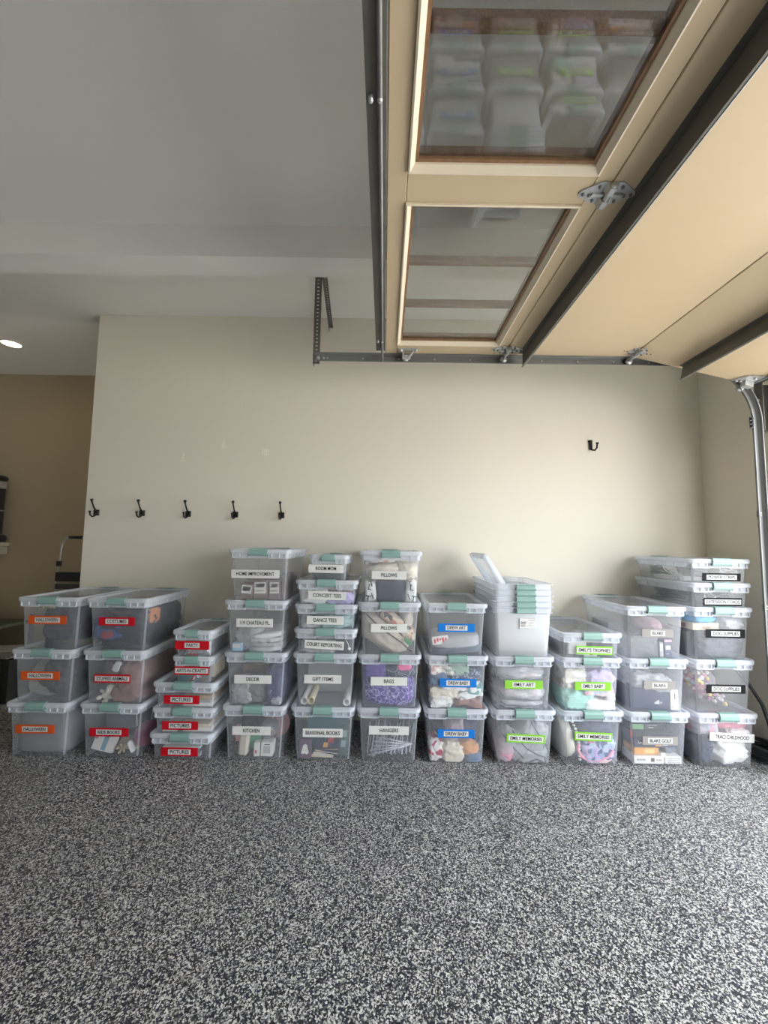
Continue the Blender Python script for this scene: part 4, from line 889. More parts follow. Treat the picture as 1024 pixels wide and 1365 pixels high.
# golf
carton('bg', 'golf_ball_box', 'white golf ball box with grey diamond at the GOLF bin bottom', 'box', (-.145, .05), (.010, .14), (.008, .055), BOXW, patches=(('diamond', BOXD, -.035, -.012, .022, .044), ('print_line', GREYC, -.125, -.07, .028, .038), ('print_line', GREYC, .0, .035, .028, .036)))
carton('bg', 'golf_ball_sleeve', 'white sleeve box with grey bands at right of the GOLF bin', 'box', (.06, .165), (.014, .13), (.008, .052), BOXW, patches=[('print_line', GREYC, .075, .155, .016+.011*i, .020+.011*i) for i in range(3)])
carton('bg', 'orange_box', 'orange golf box in the middle of the GOLF bin', 'box', (-.13, .03), (.03, .15), (.057, .098), BOXO, patches=(('print', solid('gold_print', (.80, .55, .20), .5), -.06, .0, .065, .09),))
t = carton('bg', 'navy_box', 'navy golf box with white script above the orange box', 'box', (-.125, .13), (.035, .16), (.100, .150), BOXN, patches=(('orange_slash', BOXO, .01, .05, .108, .118), ('print', BOXW, .055, .09, .112, .118)))
b = MB(); b.tube([(-.105, -.064, .022), (-.10, -.064, .036), (-.095, -.064, .022), (-.085, -.064, .032), (-.075, -.064, .022), (-.065, -.064, .034), (-.055, -.064, .024), (-.045, -.064, .028)], .0028, 6); b.obj('script_mark', BOXW, t)
carton('bg', 'red_edged_box', 'dark box with red edge behind the GOLF label', 'box', (-.14, .10), (.06, .17), (.152, .195), BOXD, patches=(('red_edge', REDC, -.14, -.125, .152, .195),))
carton('bg', 'green_box', 'green golf box at the top of the GOLF bin', 'box', (-.13, .06), (.07, .16), (.197, .235), BOXD, patches=(('green_panel', solid('fairway_green', (.16, .34, .16), .5), -.125, -.045, .200, .232), ('print_line', GREYC, -.02, .045, .222, .226), ('print_line', GREYC, -.015, .02, .208, .214)))
carton('bg', 'price_tag', 'small white tag standing before the orange box', 'tag', (.025, .055), (.005, .007), (.057, .080), BOXW)
carton('bg', 'slate_folder', 'slate folder leaning at right in the GOLF bin', 'folder', (.10, .16), (.06, .20), (.054, .13), solid('slate_card', (.16, .18, .22), .5), rot=(0, -14, 0))
carton('bg', 'white_carton', 'white carton at the left rear of the GOLF bin', 'carton', (-.165, -.135), (.16, .40), (.008, .18), BOXW)
# plain grey label bins
carton('b2', 'shoe_box', 'navy shoe box with white emblem in the middle grey-label bin', 'box', (-.155, .10), (.02, .32), (.010, .155), BOXN, rot=(0, 2, 0), patches=[('emblem', BOXW, .005+.011*i, .013+.011*i, .045, .058+.006*i) for i in range(3)]+[('print', GREYC, .040, .055, .05, .06)])
carton('b2', 'shoe_box_end', 'white shoe box end with printed tag at right in the middle grey-label bin', 'box', (.105, .158), (.012, .25), (.010, .135), BOXW, patches=(('size_print', BOXD, .130, .138, .08, .115), ('print_line', GREYC, .115, .122, .02, .04)))
heap('b2', 'clear_bag', 'clear crumpled bag over the shoe boxes in the middle grey-label bin', 'bag', (-.02, .16, .185), (.15, .15, .045), SILK, 131, .022, freq=5, rot=(0, 10, 0))
carton('b3', 'acrylic_case', 'clear acrylic display case in the upper grey-label bin', 'case', (-.15, .04), (.02, .22), (.010, .145), CRYS, bev=.004)
carton('b3', 'small_dark_box', 'dark small box with red top and white print in the upper grey-label bin', 'box', (.075, .125), (.012, .07), (.010, .125), BOXN, patches=(('red_top', PINKC, .076, .124, .108, .124), ('print', BOXW, .084, .114, .06, .085), ('print_line', GREYC, .088, .105, .03, .035)))
carton('b3', 'pale_carton', 'narrow pale carton beside the dark box in the upper grey-label bin', 'carton', (.045, .070), (.014, .07), (.010, .105), GREYC, patches=(('panel', BOXW, .049, .066, .05, .095),))
heap('b3', 'mauve_cap', 'mauve cap above the label in the upper grey-label bin', 'cap', (.03, .12, .205), (.065, .09, .045), fab('mauve_cap', (.36, .24, .28)), 132, .006, kexp=2.4)
carton('b3', 'grey_book_box', 'grey box at the left rear of the upper grey-label bin', 'box', (-.165, -.06), (.24, .46), (.010, .19), GREYC)
# childhood
heap('tr', 'white_plush_lamb', 'large white fluffy plush at the front of the CHILDHOOD bin', 'soft toy', (.06, .11, .085), (.105, .10, .078), fab('fluffy_white', (.80, .79, .76), var=.04, bump=.8, bscale=60), 141, .024, kexp=2.6, n=18)
heap('tr', 'navy_cloth', 'dark navy cloth at left in the CHILDHOOD bin', 'cloth', (-.115, .18, .095), (.055, .17, .088), NAVY, 142, .016)
heap('tr', 'pink_quilt', 'pink quilt under the lid of the CHILDHOOD bin', 'quilt', (.05, .10, .262), (.11, .09, .024), fab('rose_quilt', (.56, .20, .25)), 143, .012)
heap('tr', 'white_shirt', 'white shirt between the plush and the pink quilt', 'shirt', (.10, .06, .190), (.065, .055, .035), WHITEF, 144, .014)
heap('tr', 'grey_print_cloth', 'grey printed cloth at upper left in the CHILDHOOD bin', 'cloth', (-.10, .12, .235), (.065, .11, .04), patterned('grey_rose', [(.42, .38, .42), (.50, .28, .32), (.36, .36, .42)], 30), 145, .016)
# dog supplies
B = BINS['dog']; random.seed(21)
pom = [(.75, .66, .62), (.70, .30, .38), (.72, .58, .22), (.62, .60, .66), (.40, .18, .30), (.70, .68, .66)]
pm = [solid('pompom_%d' % i, c, .9, bump=.6, bscale=200) for i, c in enumerate(pom)]
b = MB()
path = [(-.07, .27), (-.10, .22), (-.11, .17), (-.06, .13), (-.02, .10), (.035, .07)]
for q in range(170):
    s = random.random()*4.99; i = int(s); f = s-i
    x = path[i][0]*(1-f)+path[i+1][0]*f+random.uniform(-.042, .042); z = path[i][1]*(1-f)+path[i+1][1]*f+random.uniform(-.035, .03)
    z = max(.03, min(.285, z)); x = max(-.15, x); r = random.uniform(.011, .0155)
    b.lathe([(.0001, -r), (r*.7, -r*.7), (r, 0), (r*.7, r*.7), (.0001, r)], 8, q % 6, True, M=Matrix.Translation((x, front(B, z)+.016+random.uniform(0, .18), z)))
tag(b.obj('pompom_rope_toy', pm, None, loc=(B.x, B.y, B.z)), 'knotted rope toy of pink, yellow and white pompoms in the lower DOG SUPPLIES bin', 'dog toy')
heap('dog', 'grey_dog_bed', 'grey dog bed at the back of the lower DOG SUPPLIES bin', 'dog bed', (.02, .36, .10), (.155, .14, .09), fab('bed_grey', (.36, .35, .37)), 151, .010)
heap('dog2', 'charcoal_dog_blanket', 'charcoal dog blanket filling the upper DOG SUPPLIES bin', 'blanket', (.02, .20, .095), (.165, .20, .088), fab('slate_grey', (.13, .135, .155)), 152, .018)
carton('dog2', 'dark_mat', 'black mat along the left of the upper DOG SUPPLIES bin', 'mat', (-.170, -.13), (.06, .45), (.010, .17), BOXD)
carton('dog2', 'cream_carton', 'cream treat carton at upper left of the upper DOG SUPPLIES bin', 'carton', (-.165, .01), (.02, .26), (.188, .236), CREAMC, patches=(('print', BROWNF, .08, .12, .198, .224, 'l'), ('print_line', KRAFT, -.10, -.05, .20, .215)))
heap('dog2', 'blue_bag', 'bright blue packet under the lid of the upper DOG SUPPLIES bin', 'packet', (-.085, .14, .262), (.085, .13, .022), SKYC, 153, .010)
heap('dog2', 'clear_treat_bag', 'clear crumpled bag at upper right of the upper DOG SUPPLIES bin', 'bag', (.09, .12, .235), (.075, .11, .040), SILK, 154, .018, freq=6)
# cords
def coil(key, name, label, cat, c, rx, ry, turns, r, mat, seed, tiltm=.0):
    B = BINS[key]; random.seed(seed); pts = []
    n = turns*22
    for k in range(n):
        a = 2*math.pi*k/22
        jr = 1+.10*math.sin(a*.37+seed)+random.uniform(-.03, .03)
        p = Vector((c[0]+rx*jr*math.cos(a), front(B, .05)+c[1]+ry*jr*math.sin(a), c[2]+.009*(k/22)+.012*math.sin(a*1.5+seed)+tiltm*math.sin(a)))
        pts.append(clampb(B, p, .006+r))
    b = MB(); b.tube(pts, r, 6); o = b.obj(name, mat, None, loc=(B.x, B.y, B.z)); return tag(o, label, cat)
CORDG = solid('cord_grey', (.16, .17, .17), .5); CORDW = solid('cord_white', (.78, .78, .76), .45); CORDK = solid('cord_green_grey', (.07, .10, .09), .5)
coil('ext', 'extension_cord', 'grey coiled extension cord at the front of the EXTENSION CORDS bin', 'cord', (.02, .12, .03), .12, .09, 7, .0055, CORDG, 3, .01)
coil('ext', 'extension_cord', 'dark green coiled cord at the rear of the EXTENSION CORDS bin', 'cord', (-.03, .33, .03), .12, .13, 9, .0060, CORDK, 4, .01)
coil('ext', 'extension_cord', 'white thin cord loop at the front of the EXTENSION CORDS bin', 'cord', (-.03, .035, .05), .035, .022, 3, .0030, CORDW, 5, .03)
heap('ext', 'cord_reel', 'dark cord bundle under the lid of the EXTENSION CORDS bin', 'cord', (.02, .26, .10), (.13, .18, .035), fab('cord_bundle', (.10, .12, .115)), 161, .018, freq=6)
def power_strip(key, label, u, v, w, rz, n=5):
    B = BINS[key]; t = thing('power_strip', label, 'power strip', (B.x+u, B.y+front(B, .05)+v, B.z+w), (0, 0, math.radians(rz)), 'power strips')
    b = MB(); b.bbox(-.12, .12, -.024, .024, 0, .034, .006); b.obj('housing', CORDW, t)
    for k in range(n):
        b = MB(); x = -.085+.038*k; b.bbox(x-.013, x+.013, -.015, .015, .034, .0355, .0007); o = b.obj('socket', GREYC, t)
        s_ = MB(); s_.box(x-.006, x-.003, -.007, .003, .0355, .0362); s_.box(x+.003, x+.006, -.007, .003, .0355, .0362); s_.obj('slot', INK, o)
    b = MB(); b.bbox(.100, .114, -.010, .010, .034, .039, .002); b.obj('switch', REDC, t)
power_strip('pow', 'white power strip along the front right of the POWER STRIPS bin', .045, .035, .010, 2)
power_strip('pow', 'white power strip behind the first in the POWER STRIPS bin', -.03, .11, .010, -12)
power_strip('pow', 'white power strip lying lengthwise in the POWER STRIPS bin', -.12, .33, .010, 80)
coil('pow', 'coiled_cable', 'white coiled cord standing up at left in the POWER STRIPS bin', 'cord', (-.13, .26, .07), .02, .06, 5, .0045, CORDW, 7, .04)
coil('pow', 'coiled_cable', 'white looped cord at the front of the POWER STRIPS bin', 'cord', (.10, .035, .055), .055, .025, 4, .0040, CORDW, 8, .02)
coil('pow', 'coiled_cable', 'grey coiled cord in the middle of the POWER STRIPS bin', 'cord', (-.05, .16, .06), .07, .08, 5, .0050, GREYC, 9, .015)
coil('pow', 'coiled_cable', 'dark coiled cord at the rear of the POWER STRIPS bin', 'cord', (-.06, .42, .04), .09, .07, 6, .0060, CORDG, 10, .01)

# ------------------------------------------------------------------ nest of empty bins with loose lids
nest_names = ['lowest of the five nested empty bins', 'second lowest of the five nested empty bins', 'middle one of the five nested empty bins', 'second highest of the five nested empty bins', 'topmost of the five nested empty bins, holding loose lids']
hx, hy, H, bx, by, tt = bin_dims('big')
LOFT_ = .0375
b = MB(); lw = .060
prof = [(-by-.012, H-.022), (-by-.022, H-.020), (-by-.030, H-.030), (-by-.030, H-.052), (-by-.022, H-.056), (-by-.018, H-.052), (-by-.024, H-.048), (-by-.024, H-.032), (-by-.016, H-.028)]
b.loft([[(-lw, y, z) for y, z in prof], [(lw, y, z) for y, z in prof]], 0, False, True, True)
b.box(-lw-.006, -lw, -by-.026, -by-.008, H-.058, H-.046, 1); b.box(lw, lw+.006, -by-.026, -by-.008, H-.058, H-.046, 1)
open_latch = b.mesh('open_latch', [LATCH, LATCHDK])
milk_body = build_bin_meshes('big', False)[0]; milk_body.materials[0] = MILKY; milk_body.materials[2] = MILKY
for i in range(5):
    t = thing('empty_bin', nest_names[i], 'storage bin', (.915+.001*(i % 2), BINY, 2*P+LOFT_*i), (0, 0, 0), 'nested empty bins')
    put('body', milk_body, t); put('latch', open_latch, t, loc=(.012, 0, 0)); put('latch', open_latch, t, rot=(0, 0, math.pi))
    if i == 0:
        b = MB(); b.bbox(-.024, .084, -.0012, .0012, -.032, .032, .0004); st = b.obj('price_sticker', WHITEP, t, loc=(.0, -(by-tt*.2)-.004, .222), rot=(math.atan2(tt, H-.06), 0, 0))
        for k in range(3):
            b = MB(); b.box(.036, .076-.01*k, -.0018, -.0012, .018-.016*k, .022-.016*k); b.obj('print_line', GREYC, st)
        b = MB()
        for k in range(3): b.box(-.016, .02-.004*k, -.0018, -.0012, .006-.012*k, .011-.012*k)
        b.obj('print_block', BOXD, st)
for i in range(2):
    a = math.radians(122.5)
    t = thing('loose_lid', ['front loose bin lid leaning out of the nested empty bins', 'rear loose bin lid leaning out of the nested empty bins'][i], 'bin lid', (1.005+.022*i, BINY-.02+.03*i, 2*P+4*LOFT_+.012), (0, 0, 0), 'loose lids')
    o = put('panel', BINM['big'][1], t)
    # lid stands on its short end: long axis along the slope, width in depth
    o.matrix_local = Matrix.Rotation(-(a-math.pi/2), 4, 'Y') @ Matrix.Translation((.0, 0, 0)) @ Matrix(((0, 0, 1, -H+.0), (1, 0, 0, 0), (0, 1, 0, hy), (0, 0, 0, 1)))

# ------------------------------------------------------------------ overhead garage door (open), tracks and hardware
ZD = 2.652; TH = .046
DY0, DY1 = .085, 2.545
X0, X1, X2, X3, Z3 = -.008, .775, 1.615, 2.40, 2.472
door = thing('garage_door', 'tan wooden overhead garage door rolled open, with brown-framed windows in its top section', 'garage door', (0, 0, 0))
WX0, WX1 = .062, .712
wins = [(1.375, 2.425), (.205, 1.255)]
def plank(name, x0, x1, y0, y1, parent, z0=ZD, z1=ZD+TH, mat=DOORPAINT):
    b = MB(); b.bbox(x0, x1, y0, y1, z0, z1, .003); return b.obj(name, mat, parent)
sec = plank('window_section', X0, WX0, DY0, DY1, door)
plank('stile', WX1, X1-.0015, DY0, DY1, sec)
ys = [DY1]+[v for w in wins for v in (w[1], w[0])]+[DY0]
for i in range(0, len(ys), 2): plank('rail', WX0, WX1, ys[i+1], ys[i], sec)
for wi, (y0, y1) in enumerate(wins):
    # painted bead round the opening, stepping down slightly, then the stained sash
    b = MB()
    def ringp(i0, z0, i1, z1, mi):
        a = [(WX0+i0, y0+i0, z0), (WX1-i0, y0+i0, z0), (WX1-i0, y1-i0, z0), (WX0+i0, y1-i0, z0)]
        c = [(WX0+i1, y0+i1, z1), (WX1-i1, y0+i1, z1), (WX1-i1, y1-i1, z1), (WX0+i1, y1-i1, z1)]
        b.loft([a, c], mi)
    ringp(0, ZD-.008, 0, ZD+.03, 0); ringp(0, ZD-.008, .006, ZD-.010, 0); ringp(.006, ZD-.010, .022, ZD+.008, 0); ringp(.022, ZD+.008, .024, ZD+.022, 0)
    bead = b.obj('window_bead', BEAD, door)
    b = MB()
    i0, i1 = .020, .034
    for (xa, xb, ya, yb) in ((WX0+.012, WX0+i1, y0+.012, y1-.012), (WX1-i1, WX1-.012, y0+.012, y1-.012), (WX0+i1, WX1-i1, y0+.012, y0+i1), (WX0+i1, WX1-i1, y1-i1, y1-.012)):
        b.box(xa, xb, ya, yb, ZD+.014, ZD+.062, 0)
    frame = b.obj('window_frame', BROWN, door)
    n = 3; L = (y1-y0-2*i1)/n
    for k in range(n):
        ya, yb = y0+i1+k*L, y0+i1+(k+1)*L
        b = MB(); b.box(WX0+i1-.004, WX1-i1+.004, ya+.001, yb-.001, ZD+.024, ZD+.028)
        b.obj('glass_pane', GLASS, frame)
        if k:
            b = MB(); b.bbox(WX0+i1, WX1-i1, ya-.016, ya+.016, ZD+.0285, ZD+.062, .004)
            b.obj('muntin', BROWN, frame)
# plain middle section and the tilted bottom section
plank('door_section', X1+.0015, X2-.002, DY0, DY1, door)
ta = math.atan2(ZD-Z3, X3-X2); LS = math.hypot(ZD-Z3, X3-X2)
T3 = Matrix.Translation((X2, 0, ZD)) @ Matrix.Rotation(ta, 4, 'Y')
b = MB(); b.bbox(.002, LS, DY0, DY1, 0, TH, .003, M=T3); bot = b.obj('door_section', DOORPAINT, door)
b = MB(); b.box(LS-.004, LS+.012, DY0+.01, DY1-.01, -.012, TH, M=T3); b.obj('weather_strip', RUBBER, bot)
b = MB(); b.tube([T3 @ Vector((LS-.012, DY0+.02, -.010)), T3 @ Vector((LS-.012, DY1+.03, -.010))], .006, 8); b.obj('bottom_rod', GALV, bot)
# steel struts: an angle with a hanging leg
def strut(name, M):
    b = MB()
    b.box(-.004, .0, DY0+.03, DY1-.03, -.092, -.0005, M=M)
    b.box(-.026, -.004, DY0+.03, DY1-.03, -.004, -.0005, M=M)
    b.box(-.012, -.004, DY0+.03, DY1-.03, -.096, -.092, M=M)
    b.box(0, .003, DY0+.03, DY1-.03, -.096, -.088, 1, M=M)  # lighter lip paints the light caught along the lower edge
    return b.obj(name, [STRUT, GALV], door)
strut('strut', Matrix.Translation((.893, 0, ZD)))
strut('strut', T3 @ Matrix.Translation((.335, 0, 0)))
# top edge angle and pull rod along the leading edge
b = MB(); b.box(X0-.062, X0-.004, DY0+.03, DY1-.045, ZD-.006, ZD-.002); b.box(X0-.062, X0-.058, DY0+.03, DY1-.045, ZD-.002, ZD+.055); b.obj('edge_angle', STRUT, door)
b = MB(); b.tube([(X0-.022, DY0+.03, ZD-.014), (X0-.022, DY1-.05, ZD-.016), (X0-.022, DY1+.01, ZD-.05)], .0075, 8); rod = b.obj('edge_rod', TRACKM, door)
b = MB()
for y in (1.02, 2.36):
    for dx in (-.048, -.022): b.tube([(X0+dx, y, ZD-.024), (X0+dx, y, ZD-.004)], .007, 8)
b.obj('bolt', GALV, rod)
# hinges
def hinge(name, M, roller=False):
    b = MB()
    def leaf(s):
        out = [(s*.006, -.045), (s*.035, -.048), (s*.095, -.012), (s*.100, 0), (s*.095, .012), (s*.035, .040), (s*.006, .036)]
        lo = [(x, y, -.0045) for x, y in out]; hi = [(x, y, -.0008) for x, y in out]
        if s < 0: lo.reverse(); hi.reverse()
        b.loft([hi, lo], 0, False, True, True, M=M)
        b.box(min(s*.014, s*.055), max(s*.014, s*.055), -.006, .006, -.012, -.0045, 0, M=M)
        for x, y in ((.085, 0), (.04, -.030), (.04, .026), (.062, .004)):
            b.lathe([(.0055, 0), (.0055, -.006), (.003, -.008)], 8, 1, True, M=M @ Matrix.Translation((s*x, y, -.0045)), cap1=True)
    leaf(-1); leaf(1)
    b.tube([M @ Vector((0, -.050, -.016)), M @ Vector((0, .044, -.016))], .011, 10)
    b.loft([[M @ Vector(p) for p in ((-.022, y, -.004), (-.010, y, -.028), (.010, y, -.028), (.022, y, -.004))] for y in (-.045, -.015)], 0, False, True, True)
    b.loft([[M @ Vector(p) for p in ((-.022, y, -.004), (-.010, y, -.028), (.010, y, -.028), (.022, y, -.004))] for y in (.010, .040)], 0, False, True, True)
    h = b.obj(name, [GALV, TRACKM], door)
    if roller:
        r = MB(); r.tube([M @ Vector((0, -.06, -.026)), M @ Vector((0, .115, -.026))], .0055, 8)
        r.tube([M @ Vector((0, .082, -.026)), M @ Vector((0, .102, -.026))], .021, 14)
        r.obj('roller', GALV, h)
    return h
for y in (1.325, .16): hinge('hinge', Matrix.Translation((X1+.002, y, ZD)))
hinge('hinge', Matrix.Translation((X1+.002, DY1-.075, ZD)), True)
TB = Matrix.Translation((X2, DY1-.075, ZD)) @ Matrix.Rotation(ta/2, 4, 'Y')
hinge('hinge', TB, True)
hinge('hinge', Matrix.Translation((X2, 1.325, ZD-.001)) @ Matrix.Rotation(ta/2, 4, 'Y'))
# top roller bracket at the leading edge
b = MB()
b.bbox(.075, .205, DY1-.075, DY1-.045, ZD-.004, ZD-.0005, .001)
for x in (.09, .19): b.lathe([(.011, 0), (.011, -.010), (.006, -.014)], 8, 0, True, M=Matrix.Translation((x, DY1-.06, ZD-.004)), cap1=True)
b.loft([[(.17, DY1-.05, ZD-.004), (.18, DY1-.05, ZD-.004), (.145, DY1-.02, ZD-.045), (.135, DY1-.02, ZD-.045)], [(.17, DY1-.035, ZD-.004), (.18, DY1-.035, ZD-.004), (.145, DY1, ZD-.045), (.135, DY1, ZD-.045)]], 0, False, True, True)
b.loft([[(.10, DY1-.05, ZD-.004), (.11, DY1-.05, ZD-.004), (.118, DY1-.02, ZD-.042), (.108, DY1-.02, ZD-.042)], [(.10, DY1-.035, ZD-.004), (.11, DY1-.035, ZD-.004), (.118, DY1, ZD-.042), (.108, DY1, ZD-.042)]], 0, False, True, True)
b.bbox(.10, .155, DY1-.022, DY1-.014, ZD-.05, ZD-.02, .002)
tb = b.obj('top_bracket', GALV, door)
b = MB(); b.tube([(.125, DY1-.03, ZD-.028), (.125, DY1+.03, ZD-.028)], .005, 8); b.tube([(.125, DY1+.012, ZD-.028), (.125, DY1+.03, ZD-.028)], .02, 14); b.obj('roller', GALV, tb)
# bottom corner bracket
b = MB()
out = [(-.10, -.10), (-.02, -.13), (.0, -.06), (.0, -.01), (-.14, -.01)]
b.loft([[(LS+x, DY1+y, -.001) for x, y in out], [(LS+x, DY1+y, -.007) for x, y in out]], 0, False, True, True, M=T3)
b.box(LS-.075, LS-.02, DY1-.05, DY1-.012, -.04, -.007, M=T3)
for x, y in ((-.09, -.03), (-.05, -.09), (-.02, -.035), (-.11, -.02)): b.lathe([(.008, 0), (.008, -.007), (.004, -.010)], 8, 0, True, M=T3 @ Matrix.Translation((LS+x, DY1+y, -.007)), cap1=True)
bb = b.obj('bottom_bracket', GALV, door)
b = MB(); b.tube([T3 @ Vector((LS-.045, DY1-.04, -.026)), T3 @ Vector((LS-.045, DY1+.045, -.026))], .0055, 8); b.tube([T3 @ Vector((LS-.045, DY1+.016, -.026)), T3 @ Vector((LS-.045, DY1+.036, -.026))], .021, 14); b.obj('roller', GALV, bb)

# track: a C channel swept along the ceiling run, round the bend and down the jamb
TX, TZ, TR, TY = 2.447, 2.628, .40, 2.555
track = thing('door_track', 'galvanized steel door track running along the ceiling and bending down at right', 'door track', (0, 0, 0))
def sweep(path):
    prof = [(-.026, .006), (-.031, .0), (-.026, -.0005), (-.023, .004), (-.022, .012), (-.014, .026), (.014, .026), (.022, .012), (.023, .004), (.026, -.0005), (.031, .0), (.026, .006), (.025, .014), (.016, .029), (-.016, .029), (-.025, .014)]
    loops = []
    for x, z, a in path:          # a: angle of the outward normal
        nx, nz = math.cos(a), math.sin(a)
        loops.append([(x+nx*p, TY+q, z+nz*p) for p, q in prof])
    b = MB(); b.loft(loops, 0, False, True, True); return b
cx, cz = TX-TR, TZ-TR
sweep([(-.485, TZ, math.pi/2), (cx, TZ, math.pi/2)]).obj('horizontal_track', TRACKM, track)
sweep([(cx+TR*math.cos(a), cz+TR*math.sin(a), a) for a in [math.pi/2*(1-k/14) for k in range(15)]]).obj('curved_track', TRACKM, track)
sweep([(TX, cz, 0), (TX, .02, 0)]).obj('vertical_track', TRACKM, track)
b = MB()
for k in range(30):
    x = -.40+k*.08
    if k % 3 == 0: b.lathe([(.006, 0), (.006, .004)], 8, 0, True, M=Matrix.Translation((x, TY+.026, TZ)) @ Matrix.Rotation(math.radians(90), 4, 'X'), cap1=True)
b.lathe([(.013, 0), (.013, .008), (.007, .012)], 8, 0, True, M=Matrix.Translation((-.462, TY+.026, TZ)) @ Matrix.Rotation(math.radians(90), 4, 'X'), cap1=True)
b.lathe([(.009, 0), (.009, .006)], 8, 0, True, M=Matrix.Translation((-.425, TY+.026, TZ)) @ Matrix.Rotation(math.radians(90), 4, 'X'), cap1=True)
b.obj('track_bolts', GALV, track)
# perforated hanger angle up to the ceiling, with a diagonal brace to the wall
def perforated(name, p0, p1, e1, e2, w, par):
    """angle iron from p0 to p1 with legs along e1 and e2; the holes are real gaps between rungs"""
    p0, p1, e1, e2 = Vector(p0), Vector(p1), Vector(e1).normalized(), Vector(e2).normalized()
    d = p1-p0; L = d.length; d.normalize(); th = .003
    b = MB()
    def slab(o, ax, a0, a1, nrm, s0, s1):
        P0 = o+d*s0; P1 = o+d*s1
        vs = [P0+ax*a0, P0+ax*a1, P0+ax*a1+nrm*th, P0+ax*a0+nrm*th, P1+ax*a0, P1+ax*a1, P1+ax*a1+nrm*th, P1+ax*a0+nrm*th]
        b.add(vs, [(0,3,2,1),(4,5,6,7),(0,1,5,4),(1,2,6,5),(2,3,7,6),(3,0,4,7)], 0)
    for ax, nrm in ((e1, e2), (e2, e1)):
        slab(p0, ax, 0, w*.36, nrm, 0, L); slab(p0, ax, w*.64, w, nrm, 0, L)
        n = int(L/.026)
        for k in range(n+1):
            s = min(L-.016, k*.026); slab(p0, ax, w*.36, w*.64, nrm, s, s+.016)
    return b.obj(name, STRUT, par)
perforated('hanger_angle', (-.498, TY+.032, TZ-.035), (-.498, TY+.032, CZ), (1, 0, 0), (0, 1, 0), .046, track)
perforated('hanger_brace', (-.462, TY+.05, CZ-.02), (-.497, 3.255, 3.225), (0, .3, -1), (1, 0, 0), .034, track)
# flag bracket, splice plate and wall brackets at the jamb
b = MB(); b.box(2.53, 2.535, 2.60, 2.66, 2.19, 2.52); b.box(2.535, RX, 2.655, 2.66, 2.19, 2.52); fb = b.obj('flag_bracket', STRUT, track)
b = MB()
for z in (2.40, 2.30): b.lathe([(.010, 0), (.010, .006)], 8, 0, True, M=Matrix.Translation((2.53, 2.63, z)) @ Matrix.Rotation(math.radians(-90), 4, 'Y'), cap1=True)
b.obj('bolt', GALV, fb)
b = MB(); b.box(TX-.058, TX-.040, TY-.002, TY+.002, cz-.045, cz+.03)
for k in range(3): b.lathe([(.009, 0), (.009, .012)], 8, 0, True, M=Matrix.Translation((TX-.048, TY, cz-.030+.024*k)) @ Matrix.Rotation(math.radians(90), 4, 'X'), cap1=True)
b.obj('splice_plate', BLACKM, track)
for z in (1.62, 1.02, .4):
    b = MB(); b.box(TX-.02, RX, TY+.030, TY+.034, z-.02, z+.02)
    for dz in (-.008, .008): b.lathe([(.007, 0), (.007, .006)], 8, 0, True, M=Matrix.Translation((TX, TY+.026, z+dz)) @ Matrix.Rotation(math.radians(90), 4, 'X'), cap1=True)
    b.obj('jamb_bracket', GALV, track)

# ------------------------------------------------------------------ alcove at left: ladder, shelves, downlight
t = thing('recessed_downlight', 'round recessed ceiling light glowing warm in the alcove', 'light', (-3.72, 3.79, CZ))
b = MB(); b.lathe([(.098, -.0005), (.096, -.006), (.080, -.008), (.076, -.002)], 28); b.obj('trim_ring', WHITEP, t)
lampm = solid('lamp_glow', (1, .9, .75), .5, var=0, emis=(1.0, 0.80, 0.52), estr=14.0)
b = MB(); b.lathe([(.076, -.002), (.04, -.0035), (.001, -.004)], 28, cap1=True); b.obj('lens', lampm, t)
ld = bpy.data.lights.new('downlight_lamp', 'SPOT'); ld.energy = 5; ld.spot_size = math.radians(150); ld.spot_blend = .6; ld.shadow_soft_size = .07; ld.color = (1.0, .72, .42)
lo = bpy.data.objects.new('downlight_lamp', ld); lo.location = (0, 0, -.015); lo.parent = t; COL.objects.link(lo)
# folding step ladder leaning flat on the alcove wall
t = thing('step_ladder', 'folded step ladder with curved grab rail behind the end of the wall', 'ladder', (-3.44, AY-.12, 0))
SILV = solid('ladder_aluminium', (.42, .41, .39), .4, metal=.7)
b = MB()
for s in (-1, 1): b.tube([(s*.17, -.02, 0), (s*.165, .03, 1.13)], .013, 8)
b.obj('side_rail', SILV, t)
b = MB(); pts = [(-.162, .032, 1.10), (-.158, .036, 1.24)]+[(-.158+.09*(1-math.cos(a)), .04, 1.30+.11*math.sin(a)) for a in [math.pi/2*k/5 for k in range(6)]]
pts += [(-p[0], p[1], p[2]) for p in reversed(pts)]
b.tube(pts, .012, 8); b.obj('grab_rail', SILV, t)
b = MB(); b.tube([(-.075, .04, 1.413), (.075, .04, 1.413)], .017, 8); b.obj('grip', RUBBER, t)
for s in (-1, 1):
    b = MB(); b.bbox(s*.163-.022, s*.163+.022, .01, .055, 1.09, 1.15, .008); b.obj('joint', RUBBER, t)
b = MB(); b.bbox(-.15, .15, -.03, .03, .93, 1.03, .008); b.obj('step', RUBBER, t)
for k in range(5):
    b = MB(); b.bbox(-.148, .148, -.022, -.008, .52+.082*k, .575+.082*k, .004); b.obj('folded_tread', solid('tread_grey', (.05, .048, .045), .5), t)
for z in (.24, .48, .71):
    b = MB(); b.bbox(-.155, .155, -.05, .0, z, z+.05, .006)
    for k in range(4): b.box(-.14, .14, -.052, -.05, z+.006+.011*k, z+.011+.011*k)
    b.obj('step', RUBBER, t)
